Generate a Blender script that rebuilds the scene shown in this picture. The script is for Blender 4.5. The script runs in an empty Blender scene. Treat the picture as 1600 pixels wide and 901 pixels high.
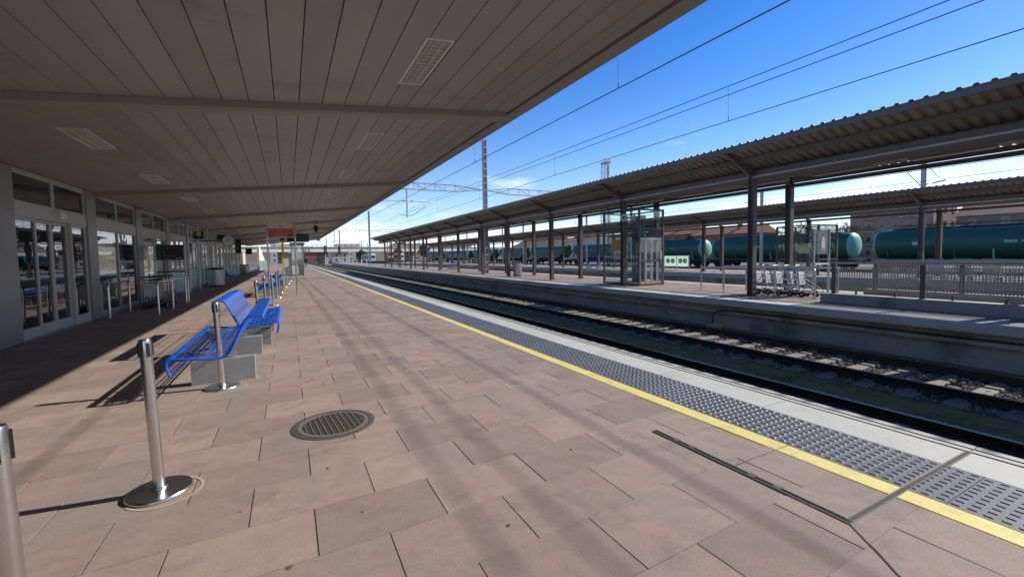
import bpy, math, random
from mathutils import Vector, Matrix
random.seed(7)
SC = bpy.context.scene
COL = SC.collection

# ------------------------------------------------------------------ camera
FPX = 668.7
CAMZ = 1.5
cam = bpy.data.cameras.new("camera")
cam_ob = bpy.data.objects.new("camera", cam)
COL.objects.link(cam_ob)
cam.sensor_width = 36.0
cam.lens = FPX / 1600 * 36
cam.shift_y = -18.5 / 1600
cam.clip_start = 0.05
cam.clip_end = 6000
_r = Vector((0.8864, -0.4626, -0.0167)); _d = Vector((-0.0380, -0.0368, -0.9986))
_r.normalize(); _d = (_d - _r * _d.dot(_r)).normalized(); _f = _r.cross(_d)
cam_ob.matrix_world = Matrix(((_r.x, -_d.x, -_f.x, 0), (_r.y, -_d.y, -_f.y, 0), (_r.z, -_d.z, -_f.z, CAMZ), (0, 0, 0, 1)))
SC.camera = cam_ob

# ------------------------------------------------------------------ sky and sun
SUN = Vector((1.62, -0.26, 1.0)).normalized()
EL = math.asin(SUN.z); AZ = math.atan2(SUN.x, SUN.y)
W = bpy.data.worlds.new("World"); SC.world = W; W.use_nodes = True
nt = W.node_tree; nt.nodes.clear()
def wn(t, **k):
    n = nt.nodes.new(t)
    for a, b in k.items(): setattr(n, a, b)
    return n
wo = wn('ShaderNodeOutputWorld'); bg = wn('ShaderNodeBackground'); sky = wn('ShaderNodeTexSky', sky_type='NISHITA', sun_disc=False)
sky.sun_elevation = EL; sky.sun_rotation = AZ; sky.air_density = 1.0; sky.dust_density = 0.15; sky.ozone_density = 1.6; sky.altitude = 800
tc = wn('ShaderNodeTexCoord'); sx = wn('ShaderNodeSeparateXYZ')
nt.links.new(tc.outputs['Generated'], sx.inputs[0])
def wm(op, a, b=None, c=None):
    n = wn('ShaderNodeMath', operation=op)
    for i, v in enumerate((a, b, c)):
        if v is None: continue
        if isinstance(v, (int, float)): n.inputs[i].default_value = v
        else: nt.links.new(v, n.inputs[i])
    return n.outputs[0]
zz = wm('ADD', wm('MAXIMUM', sx.outputs[2], 0.0), 0.07)
cx = wn('ShaderNodeCombineXYZ')
nt.links.new(wm('DIVIDE', sx.outputs[0], zz), cx.inputs[0]); nt.links.new(wm('DIVIDE', sx.outputs[1], zz), cx.inputs[1])
n1 = wn('ShaderNodeTexNoise'); n1.inputs['Scale'].default_value = 0.42; n1.inputs['Detail'].default_value = 9; n1.inputs['Roughness'].default_value = 0.58
va = wn('ShaderNodeVectorMath', operation='ADD'); va.inputs[1].default_value = (9.1, 4.4, 0.7); nt.links.new(cx.outputs[0], va.inputs[0]); nt.links.new(va.outputs[0], n1.inputs['Vector'])
# cumulus thins towards the zenith, thickens towards the horizon all round
thr = wm('MULTIPLY_ADD', wm('POWER', wm('MAXIMUM', sx.outputs[2], 0.0), 0.6), 0.62, 0.315)
cl = wm('MULTIPLY', wm('SUBTRACT', n1.outputs['Fac'], thr), 7.0)
cl = wm('MINIMUM', wm('MAXIMUM', cl, 0.0), 0.92)
mx = wn('ShaderNodeMix', data_type='RGBA')
nt.links.new(cl, mx.inputs['Factor'])
hs = wn('ShaderNodeHueSaturation'); hs.inputs['Hue'].default_value = 0.514; hs.inputs['Saturation'].default_value = 1.43; hs.inputs['Value'].default_value = 1.38
nt.links.new(sky.outputs[0], hs.inputs['Color'])
hz = wn('ShaderNodeMix', data_type='RGBA'); nt.links.new(wm('MULTIPLY', wm('EXPONENT', wm('MULTIPLY', wm('MAXIMUM', sx.outputs[2], 0.0), -9.5)), 0.85), hz.inputs['Factor'])
nt.links.new(hs.outputs[0], hz.inputs[6]); hz.inputs[7].default_value = (6.0, 7.5, 9.4, 1)
nt.links.new(hz.outputs[2], mx.inputs[6]); mx.inputs[7].default_value = (9.3, 9.6, 10.2, 1)
nt.links.new(mx.outputs[2], bg.inputs['Color']); bg.inputs['Strength'].default_value = 0.1
nt.links.new(bg.outputs[0], wo.inputs[0])
sl = bpy.data.lights.new("sun", 'SUN'); sl.energy = 4.8; sl.angle = math.radians(0.53); sl.color = (1, 0.955, 0.88)
so = bpy.data.objects.new("sun", sl); COL.objects.link(so)
so.rotation_euler = SUN.to_track_quat('Z', 'Y').to_euler()
so.location = (30, -5, 40)
SC.view_settings.view_transform = 'Standard'; SC.view_settings.look = 'None'
SC.view_settings.exposure = 0.38; SC.view_settings.gamma = 1
SC.cycles.max_bounces = 7; SC.cycles.diffuse_bounces = 4; SC.cycles.glossy_bounces = 3; SC.cycles.transparent_max_bounces = 14
SC.cycles.use_denoising = True

# ------------------------------------------------------------------ materials
MATS = {}
def mat(name, col, rough=0.65, metal=0.0, var=0.12, scale=3.0, bump=0.0, bscale=60.0, spec=0.4, rnd=0.0, speck=0.0, stain=None, sstain=0.5, stain_thr=0.55, streak=None):
    """principled material: base colour with multi-scale noise, optional per-piece tint, stains and fine relief"""
    m = bpy.data.materials.new(name); m.use_nodes = True; MATS[name] = m
    t = m.node_tree; N = t.nodes; L = t.links; p = N['Principled BSDF']
    p.inputs['Roughness'].default_value = rough; p.inputs['Metallic'].default_value = metal
    p.inputs['Specular IOR Level'].default_value = spec
    g = N.new('ShaderNodeNewGeometry')
    n = N.new('ShaderNodeTexNoise'); n.inputs['Scale'].default_value = scale; n.inputs['Detail'].default_value = 6; n.inputs['Roughness'].default_value = 0.65
    L.new(g.outputs['Position'], n.inputs['Vector'])
    def math_(op, a, b):
        q = N.new('ShaderNodeMath'); q.operation = op
        for i, v in enumerate((a, b)):
            if isinstance(v, (int, float)): q.inputs[i].default_value = v
            else: L.new(v, q.inputs[i])
        return q.outputs[0]
    fac = math_('MULTIPLY_ADD', n.outputs['Fac'], 2 * var)
    fac.node.inputs[2].default_value = 1 - var
    if rnd:
        oi = N.new('ShaderNodeObjectInfo')
        rr = math_('FRACT', math_('ADD', oi.outputs['Random'], g.outputs['Random Per Island']), 0)
        q = math_('MULTIPLY_ADD', rr, 2 * rnd); q.node.inputs[2].default_value = 1 - rnd
        fac = math_('MULTIPLY', fac, q)
    if speck:
        sk = N.new('ShaderNodeTexNoise'); sk.inputs['Scale'].default_value = 130; sk.inputs['Detail'].default_value = 3
        L.new(g.outputs['Position'], sk.inputs['Vector'])
        q = math_('MULTIPLY_ADD', sk.outputs['Fac'], 2 * speck); q.node.inputs[2].default_value = 1 - speck
        fac = math_('MULTIPLY', fac, q)
    vm = N.new('ShaderNodeVectorMath'); vm.operation = 'SCALE'; vm.inputs[0].default_value = col[:3]
    L.new(fac, vm.inputs['Scale'])
    out = vm.outputs[0]
    if stain:
        s = N.new('ShaderNodeTexNoise'); s.inputs['Scale'].default_value = sstain; s.inputs['Detail'].default_value = 7; s.inputs['Roughness'].default_value = 0.7
        L.new(g.outputs['Position'], s.inputs['Vector'])
        r = N.new('ShaderNodeMapRange'); r.inputs[1].default_value = stain_thr; r.inputs[2].default_value = stain_thr + 0.17
        L.new(s.outputs['Fac'], r.inputs[0])
        x = N.new('ShaderNodeMix'); x.data_type = 'RGBA'; L.new(r.outputs[0], x.inputs[0]); L.new(out, x.inputs[6]); x.inputs[7].default_value = (*stain, 1)
        out = x.outputs[2]
    if streak:
        mp = N.new('ShaderNodeMapping'); mp.inputs['Scale'].default_value = streak[1]
        L.new(g.outputs['Position'], mp.inputs[0])
        s = N.new('ShaderNodeTexNoise'); s.inputs['Scale'].default_value = 1; s.inputs['Detail'].default_value = 4
        L.new(mp.outputs[0], s.inputs['Vector'])
        r = N.new('ShaderNodeMapRange'); r.inputs[1].default_value = 0.5; r.inputs[2].default_value = 0.75; r.inputs[4].default_value = streak[2]
        L.new(s.outputs['Fac'], r.inputs[0])
        x = N.new('ShaderNodeMix'); x.data_type = 'RGBA'; L.new(r.outputs[0], x.inputs[0]); L.new(out, x.inputs[6]); x.inputs[7].default_value = (*streak[0], 1)
        out = x.outputs[2]
    L.new(out, p.inputs['Base Color'])
    rv = math_('MULTIPLY_ADD', n.outputs['Fac'], 0.25 * rough); rv.node.inputs[2].default_value = rough * 0.87
    L.new(rv, p.inputs['Roughness'])
    if bump:
        b = N.new('ShaderNodeTexNoise'); b.inputs['Scale'].default_value = bscale; b.inputs['Detail'].default_value = 4
        L.new(g.outputs['Position'], b.inputs['Vector'])
        bn = N.new('ShaderNodeBump'); bn.inputs['Strength'].default_value = bump; bn.inputs['Distance'].default_value = 0.01
        L.new(b.outputs['Fac'], bn.inputs['Height']); L.new(bn.outputs[0], p.inputs['Normal'])
    return m
def glass(name, tint=(0.8, 0.86, 0.84), refl=1.0, rough=0.0, base=0.04):
    m = bpy.data.materials.new(name); m.use_nodes = True; MATS[name] = m
    t = m.node_tree; N = t.nodes; L = t.links; N.remove(N['Principled BSDF'])
    o = N['Material Output']; tr = N.new('ShaderNodeBsdfTransparent'); tr.inputs[0].default_value = (*tint, 1)
    gl = N.new('ShaderNodeBsdfGlossy'); gl.inputs['Roughness'].default_value = rough; gl.inputs[0].default_value = (refl, refl, refl, 1)
    # slight waviness of big panes
    g = N.new('ShaderNodeNewGeometry'); nz = N.new('ShaderNodeTexNoise'); nz.inputs['Scale'].default_value = 1.3
    L.new(g.outputs['Position'], nz.inputs['Vector'])
    bn = N.new('ShaderNodeBump'); bn.inputs['Strength'].default_value = 0.03; bn.inputs['Distance'].default_value = 0.05
    L.new(nz.outputs['Fac'], bn.inputs['Height']); L.new(bn.outputs[0], gl.inputs['Normal'])
    lw = N.new('ShaderNodeLayerWeight'); lw.inputs[0].default_value = 0.5
    pw = N.new('ShaderNodeMath'); pw.operation = 'POWER'; pw.inputs[1].default_value = 4.0; L.new(lw.outputs['Facing'], pw.inputs[0])
    a = N.new('ShaderNodeMath'); a.operation = 'MULTIPLY_ADD'; a.inputs[1].default_value = 0.9; a.inputs[2].default_value = base; a.use_clamp = True
    L.new(pw.outputs[0], a.inputs[0])
    mxs = N.new('ShaderNodeMixShader'); L.new(a.outputs[0], mxs.inputs[0]); L.new(tr.outputs[0], mxs.inputs[1]); L.new(gl.outputs[0], mxs.inputs[2])
    L.new(mxs.outputs[0], o.inputs[0])
    return m

mat('paving', (0.318, 0.241, 0.201), 0.8, var=0.28, scale=4.5, bump=0.12, bscale=420, rnd=0.13, stain=(0.235, 0.18, 0.155), sstain=2.2, stain_thr=0.52, spec=0.2, speck=0.4, streak=((0.25, 0.215, 0.2), (2.2, .45, 1), 0.75))
mat('grout', (0.30, 0.25, 0.20), 0.9, var=0.3, scale=40)
mat('bed', (0.10, 0.085, 0.07), 0.95, var=0.3, scale=20)
mat('coping', (0.50, 0.49, 0.425), 0.7, var=0.12, scale=2.5, bump=0.12, bscale=120, rnd=0.05, stain=(0.42, 0.41, 0.34), sstain=1.4, stain_thr=0.55)
mat('tactile_stud', (0.14, 0.147, 0.165), 0.48, var=0.2, scale=9, spec=0.5)
mat('tactile', (0.118, 0.125, 0.142), 0.6, var=0.2, scale=3, rnd=0.1, bump=0.1, bscale=150)
mat('antislip', (0.20, 0.195, 0.17), 0.9, var=0.4, scale=30)
mat('yellow_paint', (0.76, 0.65, 0.20), 0.6, var=0.15, scale=5, stain=(0.50, 0.42, 0.19), sstain=4, stain_thr=0.52)
mat('concrete', (0.34, 0.31, 0.27), 0.8, var=0.2, scale=1.5, bump=0.2, bscale=50, stain=(0.16, 0.15, 0.14), sstain=0.7, stain_thr=0.52)
mat('wall_old', (0.46, 0.395, 0.315), 0.9, var=0.3, scale=1.2, bump=0.35, bscale=25, stain=(0.2, 0.165, 0.125), sstain=0.9, stain_thr=0.5)
mat('pale_concrete', (0.52, 0.49, 0.42), 0.8, var=0.15, scale=0.6)
mat('soffit', (0.36, 0.328, 0.30), 0.55, var=0.14, scale=0.9, rnd=0.07, bump=0.03, bscale=40, stain=(0.285, 0.255, 0.23), sstain=0.7, stain_thr=0.55)
mat('soffit_beam', (0.34, 0.305, 0.278), 0.6, var=0.15, scale=1.0)
mat('void', (0.085, 0.075, 0.067), 0.9, var=0.1)
mat('dark_gap', (0.02, 0.018, 0.016), 0.9, var=0.1)
mat('granite', (0.29, 0.283, 0.272), 0.35, var=0.14, scale=18, rnd=0.08)
mat('alu', (0.46, 0.45, 0.43), 0.38, metal=0.75, var=0.08, scale=4)
mat('white_frame', (0.50, 0.49, 0.45), 0.5, var=0.1)
mat('steel', (0.66, 0.64, 0.61), 0.26, metal=1.0, var=0.06, scale=9)
mat('steel_dull', (0.48, 0.47, 0.45), 0.4, metal=0.9, var=0.15, scale=6)
mat('galv', (0.60, 0.555, 0.55), 0.5, metal=0.4, var=0.18, scale=4)
mat('fence_metal', (0.40, 0.37, 0.32), 0.5, metal=0.2, var=0.1)
mat('mast_grey', (0.40, 0.40, 0.39), 0.6, metal=0.2, var=0.2, scale=1.5)
mat('black_plastic', (0.012, 0.012, 0.013), 0.4, var=0.1)
mat('black_panel', (0.018, 0.016, 0.017), 0.3, var=0.1)
mat('blue_paint', (0.003, 0.105, 0.56), 0.42, var=0.08, scale=6, spec=0.5)
mat('bench_block', (0.30, 0.305, 0.30), 0.55, metal=0.2, var=0.18, scale=5, bump=0.05, bscale=80, stain=(0.27, 0.27, 0.26), sstain=3)
mat('worn_mark', (0.43, 0.345, 0.28), 0.85, var=0.25, scale=14)
mat('gum', (0.10, 0.085, 0.075), 0.8, var=0.2)
mat('cast_iron', (0.13, 0.115, 0.095), 0.6, metal=0.4, var=0.25, scale=25, bump=0.2, bscale=200)
mat('iron_worn', (0.25, 0.22, 0.18), 0.5, metal=0.4, var=0.3, scale=30)
mat('post_brown', (0.135, 0.11, 0.094), 0.5, var=0.15, scale=2, rnd=0.06)
mat('roof_sheet', (0.33, 0.285, 0.225), 0.6, var=0.12, scale=1.5, stain=(0.13, 0.115, 0.095), sstain=0.8)
mat('rail_top', (0.30, 0.30, 0.30), 0.34, metal=1.0, var=0.05)
mat('rail_rust', (0.05, 0.036, 0.028), 0.8, var=0.25, scale=8)
mat('sleeper', (0.24, 0.205, 0.15), 0.85, var=0.2, scale=6, bump=0.2, rnd=0.1)
mat('ballast', (0.19, 0.15, 0.105), 0.95, var=0.45, scale=22, bump=1.0, bscale=38, spec=0.1)
mat('stone', (0.29, 0.235, 0.17), 0.95, var=0.3, scale=9, rnd=0.35, spec=0.15)
mat('mossy', (0.25, 0.175, 0.075), 0.95, spec=0.05, var=0.5, scale=5, bump=0.6, bscale=30, stain=(0.11, 0.10, 0.03), sstain=1.2, stain_thr=0.5)
mat('ground_far', (0.17, 0.15, 0.115), 0.95, var=0.35, scale=0.25, stain=(0.09, 0.11, 0.05), sstain=0.05)
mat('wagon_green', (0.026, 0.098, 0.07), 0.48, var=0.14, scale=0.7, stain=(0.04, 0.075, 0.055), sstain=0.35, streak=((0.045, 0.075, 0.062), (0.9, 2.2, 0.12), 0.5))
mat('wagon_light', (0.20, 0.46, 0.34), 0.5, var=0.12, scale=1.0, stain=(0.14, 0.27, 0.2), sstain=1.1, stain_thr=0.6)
mat('wagon_frame', (0.022, 0.02, 0.018), 0.85, var=0.3)
mat('white_paint', (0.74, 0.74, 0.72), 0.5, var=0.06)
mat('pale_ink', (0.42, 0.48, 0.45), 0.6, var=0.1)
mat('pink_ink', (0.45, 0.22, 0.24), 0.6, var=0.2)
mat('red_sign', (0.50, 0.055, 0.03), 0.5, var=0.06)
mat('pink_text', (0.62, 0.33, 0.27), 0.6, var=0.05)
mat('sign_white', (0.60, 0.57, 0.53), 0.5, var=0.05)
mat('green_sign', (0.012, 0.14, 0.065), 0.45, var=0.08)
mat('grey_sign', (0.20, 0.20, 0.20), 0.5, var=0.08)
mat('trolley_green', (0.012, 0.17, 0.085), 0.4, var=0.1)
mat('rubber', (0.025, 0.024, 0.024), 0.7, var=0.2)
mat('trolley_panel', (0.60, 0.62, 0.64), 0.45, var=0.08)
mat('yellow_post', (0.75, 0.56, 0.03), 0.4, var=0.06)
mat('orange_panel', (0.62, 0.30, 0.03), 0.6, var=0.08)
mat('lamp_white', (0.72, 0.70, 0.64), 0.35, var=0.05)
mat('lamp_diffuser', (0.42, 0.40, 0.34), 0.3, var=0.6, scale=11)
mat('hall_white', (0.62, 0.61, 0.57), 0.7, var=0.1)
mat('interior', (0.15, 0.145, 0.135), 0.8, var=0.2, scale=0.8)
mat('interior_floor', (0.34, 0.33, 0.30), 0.35, var=0.1)
mat('brick_pink', (0.36, 0.235, 0.19), 0.85, var=0.12, scale=1)
mat('brick_red', (0.32, 0.13, 0.075), 0.85, var=0.2, scale=1)
mat('brick_brown', (0.27, 0.20, 0.155), 0.9, var=0.2, scale=1)
mat('roof_brown', (0.20, 0.125, 0.085), 0.9, var=0.25, scale=1)
mat('roof_tile', (0.34, 0.16, 0.09), 0.85, var=0.25, scale=1.2)
mat('plaster', (0.62, 0.57, 0.47), 0.85, var=0.1, scale=0.5)
mat('plaster_tan', (0.52, 0.38, 0.24), 0.85, var=0.15, scale=0.4)
mat('window_dark', (0.03, 0.036, 0.045), 0.15, var=0.2, spec=0.6)
mat('bark', (0.085, 0.062, 0.046), 0.95, var=0.3, scale=8)
mat('twig', (0.155, 0.115, 0.08), 0.95, var=0.3, scale=2)
mat('leaf', (0.06, 0.085, 0.03), 0.8, var=0.4, scale=2)
mat('hill', (0.16, 0.115, 0.075), 0.95, var=0.4, scale=0.12, stain=(0.09, 0.08, 0.05), sstain=0.06)
mat('wire', (0.03, 0.026, 0.024), 0.6, var=0.1)
mat('skin', (0.45, 0.28, 0.2), 0.6, var=0.05)
mat('dark_cloth', (0.02, 0.017, 0.022), 0.9, var=0.2)
mat('trouser', (0.018, 0.018, 0.02), 0.9, var=0.2)
mat('cabinet', (0.17, 0.19, 0.22), 0.5, metal=0.3, var=0.1)
mat('yellow_glow', (0.62, 0.60, 0.22), 0.5, var=0.05)
mat('tar', (0.03, 0.027, 0.024), 0.8, var=0.2)
glass('glass', (0.90, 0.93, 0.92), 1.0, base=0.05)
glass('glass_dark', (0.45, 0.48, 0.47), 1.0, base=0.09)
glass('glass_green', (0.93, 0.97, 0.95), 1.0, base=0.04)
def frosted(name, col):
    m = bpy.data.materials.new(name); m.use_nodes = True; MATS[name] = m
    N = m.node_tree.nodes; L = m.node_tree.links; N.remove(N['Principled BSDF'])
    a = N.new('ShaderNodeBsdfTransparent'); a.inputs[0].default_value = (*col, 1); b = N.new('ShaderNodeBsdfTranslucent'); b.inputs[0].default_value = (*col, 1)
    c = N.new('ShaderNodeBsdfDiffuse'); c.inputs[0].default_value = (*col, 1)
    x = N.new('ShaderNodeMixShader'); x.inputs[0].default_value = .5; y = N.new('ShaderNodeMixShader'); y.inputs[0].default_value = .6
    L.new(b.outputs[0], x.inputs[1]); L.new(c.outputs[0], x.inputs[2]); L.new(a.outputs[0], y.inputs[1]); L.new(x.outputs[0], y.inputs[2]); L.new(y.outputs[0], N['Material Output'].inputs[0])
frosted('glass_frost', (0.78, 0.93, 0.87))

# ------------------------------------------------------------------ mesh helpers
class MB:
    def __init__(s): s.v = []; s.f = []; s.m = []; s.k = 0
    def add(s, vs, fs):
        o = len(s.v); s.v += [tuple(v) for v in vs]; s.f += [tuple(i + o for i in f) for f in fs]; s.m += [s.k] * len(fs); return s
    def mi(s, k): s.k = k; return s
    def box(s, x0, x1, y0, y1, z0, z1):
        return s.add([(x0, y0, z0), (x1, y0, z0), (x1, y1, z0), (x0, y1, z0), (x0, y0, z1), (x1, y0, z1), (x1, y1, z1), (x0, y1, z1)],
                     [(3, 2, 1, 0), (4, 5, 6, 7), (0, 1, 5, 4), (1, 2, 6, 5), (2, 3, 7, 6), (3, 0, 4, 7)])
    def cbox(s, c, d): return s.box(c[0] - d[0] / 2, c[0] + d[0] / 2, c[1] - d[1] / 2, c[1] + d[1] / 2, c[2] - d[2] / 2, c[2] + d[2] / 2)
    def bbox(s, x0, x1, y0, y1, z0, z1, b):
        """box with chamfered top edges"""
        return s.add([(x0, y0, z0), (x1, y0, z0), (x1, y1, z0), (x0, y1, z0), (x0, y0, z1 - b), (x1, y0, z1 - b), (x1, y1, z1 - b), (x0, y1, z1 - b),
                      (x0 + b, y0 + b, z1), (x1 - b, y0 + b, z1), (x1 - b, y1 - b, z1), (x0 + b, y1 - b, z1)],
                     [(0, 1, 5, 4), (1, 2, 6, 5), (2, 3, 7, 6), (3, 0, 4, 7), (4, 5, 9, 8), (5, 6, 10, 9), (6, 7, 11, 10), (7, 4, 8, 11), (8, 9, 10, 11), (3, 2, 1, 0)])
    def bar(s, p0, p1, w, h, up=(0, 0, 1)):
        p0 = Vector(p0); p1 = Vector(p1); d = (p1 - p0).normalized(); u = Vector(up)
        if abs(d.dot(u)) > 0.98: u = Vector((0, 1, 0))
        a = d.cross(u).normalized() * (w / 2); b = a.cross(d).normalized() * (h / 2)
        q = [p + x * a + y * b for p in (p0, p1) for x, y in ((-1, -1), (1, -1), (1, 1), (-1, 1))]
        return s.add(q, [(0, 1, 2, 3), (7, 6, 5, 4), (0, 4, 5, 1), (1, 5, 6, 2), (2, 6, 7, 3), (3, 7, 4, 0)])
    def tube(s, pts, r, n=8, cap=True):
        pts = [Vector(p) for p in pts]; rs = r if isinstance(r, (list, tuple)) else [r] * len(pts)
        vs = []; ref = None
        for i, p in enumerate(pts):
            d = (pts[min(i + 1, len(pts) - 1)] - pts[max(i - 1, 0)])
            d = d.normalized() if d.length > 1e-9 else Vector((0, 0, 1))
            if ref is None: ref = Vector((0, 0, 1)) if abs(d.z) < 0.9 else Vector((1, 0, 0))
            a = d.cross(ref).normalized(); b = a.cross(d).normalized(); ref = b if abs(d.dot(b)) < 0.9 else ref
            for k in range(n):
                t = 2 * math.pi * k / n; vs.append(p + a * math.cos(t) * rs[i] + b * math.sin(t) * rs[i])
        fs = []
        for i in range(len(pts) - 1):
            for k in range(n): fs.append((i * n + k, i * n + (k + 1) % n, (i + 1) * n + (k + 1) % n, (i + 1) * n + k))
        if cap: fs.append(tuple(range(n - 1, -1, -1))); fs.append(tuple((len(pts) - 1) * n + k for k in range(n)))
        return s.add(vs, fs)
    def lathe(s, prof, c=(0, 0, 0), n=24, axis='z', cap=True):
        vs = []; m = len(prof)
        for r, h in prof:
            for k in range(n):
                t = 2 * math.pi * k / n; a, b = r * math.cos(t), r * math.sin(t)
                v = (a, b, h) if axis == 'z' else ((h, a, b) if axis == 'x' else (b, h, a))
                vs.append((v[0] + c[0], v[1] + c[1], v[2] + c[2]))
        fs = [(i * n + k, i * n + (k + 1) % n, (i + 1) * n + (k + 1) % n, (i + 1) * n + k) for i in range(m - 1) for k in range(n)]
        if cap:
            if prof[0][0] > 1e-6: fs.append(tuple(range(n - 1, -1, -1)))
            if prof[-1][0] > 1e-6: fs.append(tuple((m - 1) * n + k for k in range(n)))
        return s.add(vs, fs)
    def prism(s, poly, a, b, axis='y'):
        n = len(poly)
        def P(u, w, t): return (u, t, w) if axis == 'y' else ((t, u, w) if axis == 'x' else (u, w, t))
        vs = [P(u, w, a) for u, w in poly] + [P(u, w, b) for u, w in poly]
        fs = [(i, (i + 1) % n, n + (i + 1) % n, n + i) for i in range(n)] + [tuple(range(n - 1, -1, -1)), tuple(range(n, 2 * n))]
        return s.add(vs, fs)
    def mesh(s, name, mats, smooth=False, off=(0, 0, 0)):
        me = bpy.data.meshes.new(name)
        if off[0] or off[1] or off[2]: vs = [(v[0] - off[0], v[1] - off[1], v[2] - off[2]) for v in s.v]
        else: vs = s.v
        me.from_pydata(vs, [], s.f); me.update()
        for m in (mats if isinstance(mats, (list, tuple)) else [mats]): me.materials.append(MATS[m])
        if any(s.m): me.polygons.foreach_set('material_index', s.m)
        if smooth:
            me.polygons.foreach_set('use_smooth', [True] * len(s.f))
            me.set_sharp_from_angle(angle=math.radians(38))
        return me
    def build(s, name, mats, parent=None, smooth=False):
        off = WL(parent) if parent else (0, 0, 0)
        return ob(name, s.mesh(name, mats, smooth, off), parent)
def WL(o):
    v = Vector((0, 0, 0))
    while o: v += o.location; o = o.parent
    return v
def ob(name, me, parent=None, loc=None):
    o = bpy.data.objects.new(name, me); COL.objects.link(o)
    if parent: o.parent = parent
    if loc is not None: o.location = loc
    return o
def tag(o, label, cat, group=None):
    o['label'] = label; o['category'] = cat
    if group: o['group'] = group
    return o
def thing(name, label, cat, loc=(0, 0, 0), rz=0, group=None):
    o = bpy.data.objects.new(name, None); COL.objects.link(o); o.location = loc; o.empty_display_size = 0.2
    o.rotation_euler = (0, 0, rz)
    return tag(o, label, cat, group)
def struct(o): o['kind'] = 'structure'; return o
def stuff(o): o['kind'] = 'stuff'; return o
def copy_tree(o, parent=None):
    kids = [c for c in o.children]
    c = o.copy(); COL.objects.link(c); c.parent = parent
    for k in kids: copy_tree(k, c)
    return c
def dup(root, loc, rz, label):
    c = copy_tree(root); c.location = loc; c.rotation_euler = (0, 0, rz); c['label'] = label
    return c
ORD = ['first', 'second', 'third', 'fourth', 'fifth', 'sixth', 'seventh', 'eighth', 'ninth', 'tenth', 'eleventh', 'twelfth', 'thirteenth', 'fourteenth', 'fifteenth', 'sixteenth', 'seventeenth', 'eighteenth']
def arc(c, r, a0, a1, n, plane='xz'):
    out = []
    for i in range(n + 1):
        t = a0 + (a1 - a0) * i / n
        u, w = r * math.cos(t), r * math.sin(t)
        out.append((c[0] + u, c[1], c[2] + w) if plane == 'xz' else (c[0], c[1] + u, c[2] + w))
    return out
PI = math.pi

# ================================================================== SETTING
def lumpy_ground():
    m = MB(); m.box(-900, 1500, -600, 3000, -1.6, -1.02)
    return struct(m.build('ground', 'ground_far'))
lumpy_ground()

# ---------------- near platform
YEND = 150
plat = struct(MB().box(-4.45, 4.42, -7, YEND, -1.1, -0.0075).build('platform', 'grout'))
SL, SR, SHEAR = 0.69, 0.455, 0.035
def slab_mesh(w, d, seed):
    r = random.Random(seed); m = MB(); g = 0.0037
    e = [r.uniform(-.0012, .0012) for _ in range(4)]
    m.box(-w / 2 + g, w / 2 - g, -d / 2 + 0.0006, d / 2 - 0.0006, -0.03, 0)
    m.v = [(x, y + SHEAR * x, z + (e[(x > 0) + 2 * (y > 0)] if z > -.01 else 0)) for x, y, z in m.v]
    return m.mesh('paving_slab', 'paving')
slab_var = [slab_mesh(SL, SR, i) for i in range(10)]
near, far = [], MB()
nrow = int((YEND + 4) / SR)
for r in range(nrow):
    yc = 1.01 + (r - 10) * SR + SR / 2
    x0 = (1.46 if (r % 2 == 1) else 1.815) - 14 * SL
    for c in range(20):
        a, b = x0 + c * SL, x0 + (c + 1) * SL
        a2, b2 = max(a, -4.40), min(b, 3.20)
        if b2 - a2 < 0.12: continue
        xc = (a2 + b2) / 2; y = yc + SHEAR * (xc - 1.8)
        if y < -6.5 or y > YEND - 1: continue
        # in view of the camera?
        px = _r.dot(Vector((xc, y, -CAMZ))); dz = _f.dot(Vector((xc, y, -CAMZ)))
        vis = dz > 0.5 and abs(px / dz) < 1.25
        near.append(((xc * xc + y * y) if vis else 1e6 + xc * xc + y * y, a2, b2, y))
near.sort(key=lambda t: t[0])
rng = random.Random(3)
for i, (dd, a, b, y) in enumerate(near):
    xc = (a + b) / 2; full = abs((b - a) - SL) < 0.01
    if i < 300:
        me = slab_var[rng.randrange(10)] if full else slab_mesh(b - a, SR, i)
        o = ob('paving_slab', me, plat, (xc, y, rng.uniform(-.001, .001)))
    else:
        g = 0.0037; h = rng.uniform(-.001, .001); k = len(far.v)
        far.box(a + g, b - g, y - SR / 2 + .0006, y + SR / 2 - .0006, -0.03, h)
        for q in range(k, len(far.v)):
            v = far.v[q]; far.v[q] = (v[0], v[1] + SHEAR * (v[0] - xc), v[2])
stuff(far.build('distant_paving_slabs', 'paving', plat))
# tactile tiles with raised blades
TW, TL = 0.62, 0.40
tm = MB(); tm.bbox(0.003, TW - 0.003, 0.002, TL - 0.002, -0.03, 0, 0.002)
for j in range(6):
    for i in range(9):
        x = 0.045 + i * 0.0665 + (0.0 if j % 2 else 0.012); y = 0.034 + j * TL / 6
        hw, hl, hz = 0.012, 0.022, 0.005
        tm.mi(1).add([(x - hw, y - hl, 0), (x + hw, y - hl, 0), (x + hw, y + hl, 0), (x - hw, y + hl, 0), (x - hw * .55, y - hl * .75, hz), (x + hw * .55, y - hl * .75, hz), (x + hw * .55, y + hl * .75, hz), (x - hw * .55, y + hl * .75, hz)],
               [(4, 5, 6, 7), (0, 1, 5, 4), (1, 2, 6, 5), (2, 3, 7, 6), (3, 0, 4, 7)])
tactile_me = tm.mesh('tactile_tile', ['tactile', 'tactile_stud'])
for i in range(230):
    ob('tactile_tile', tactile_me, plat, (3.36, -3 + i * TL, rng.uniform(-.001, .001)))
stuff(MB().box(3.362, 3.978, -3 + 230 * TL, YEND, -0.03, 0).build('distant_tactile_strip', 'tactile', plat))
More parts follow.
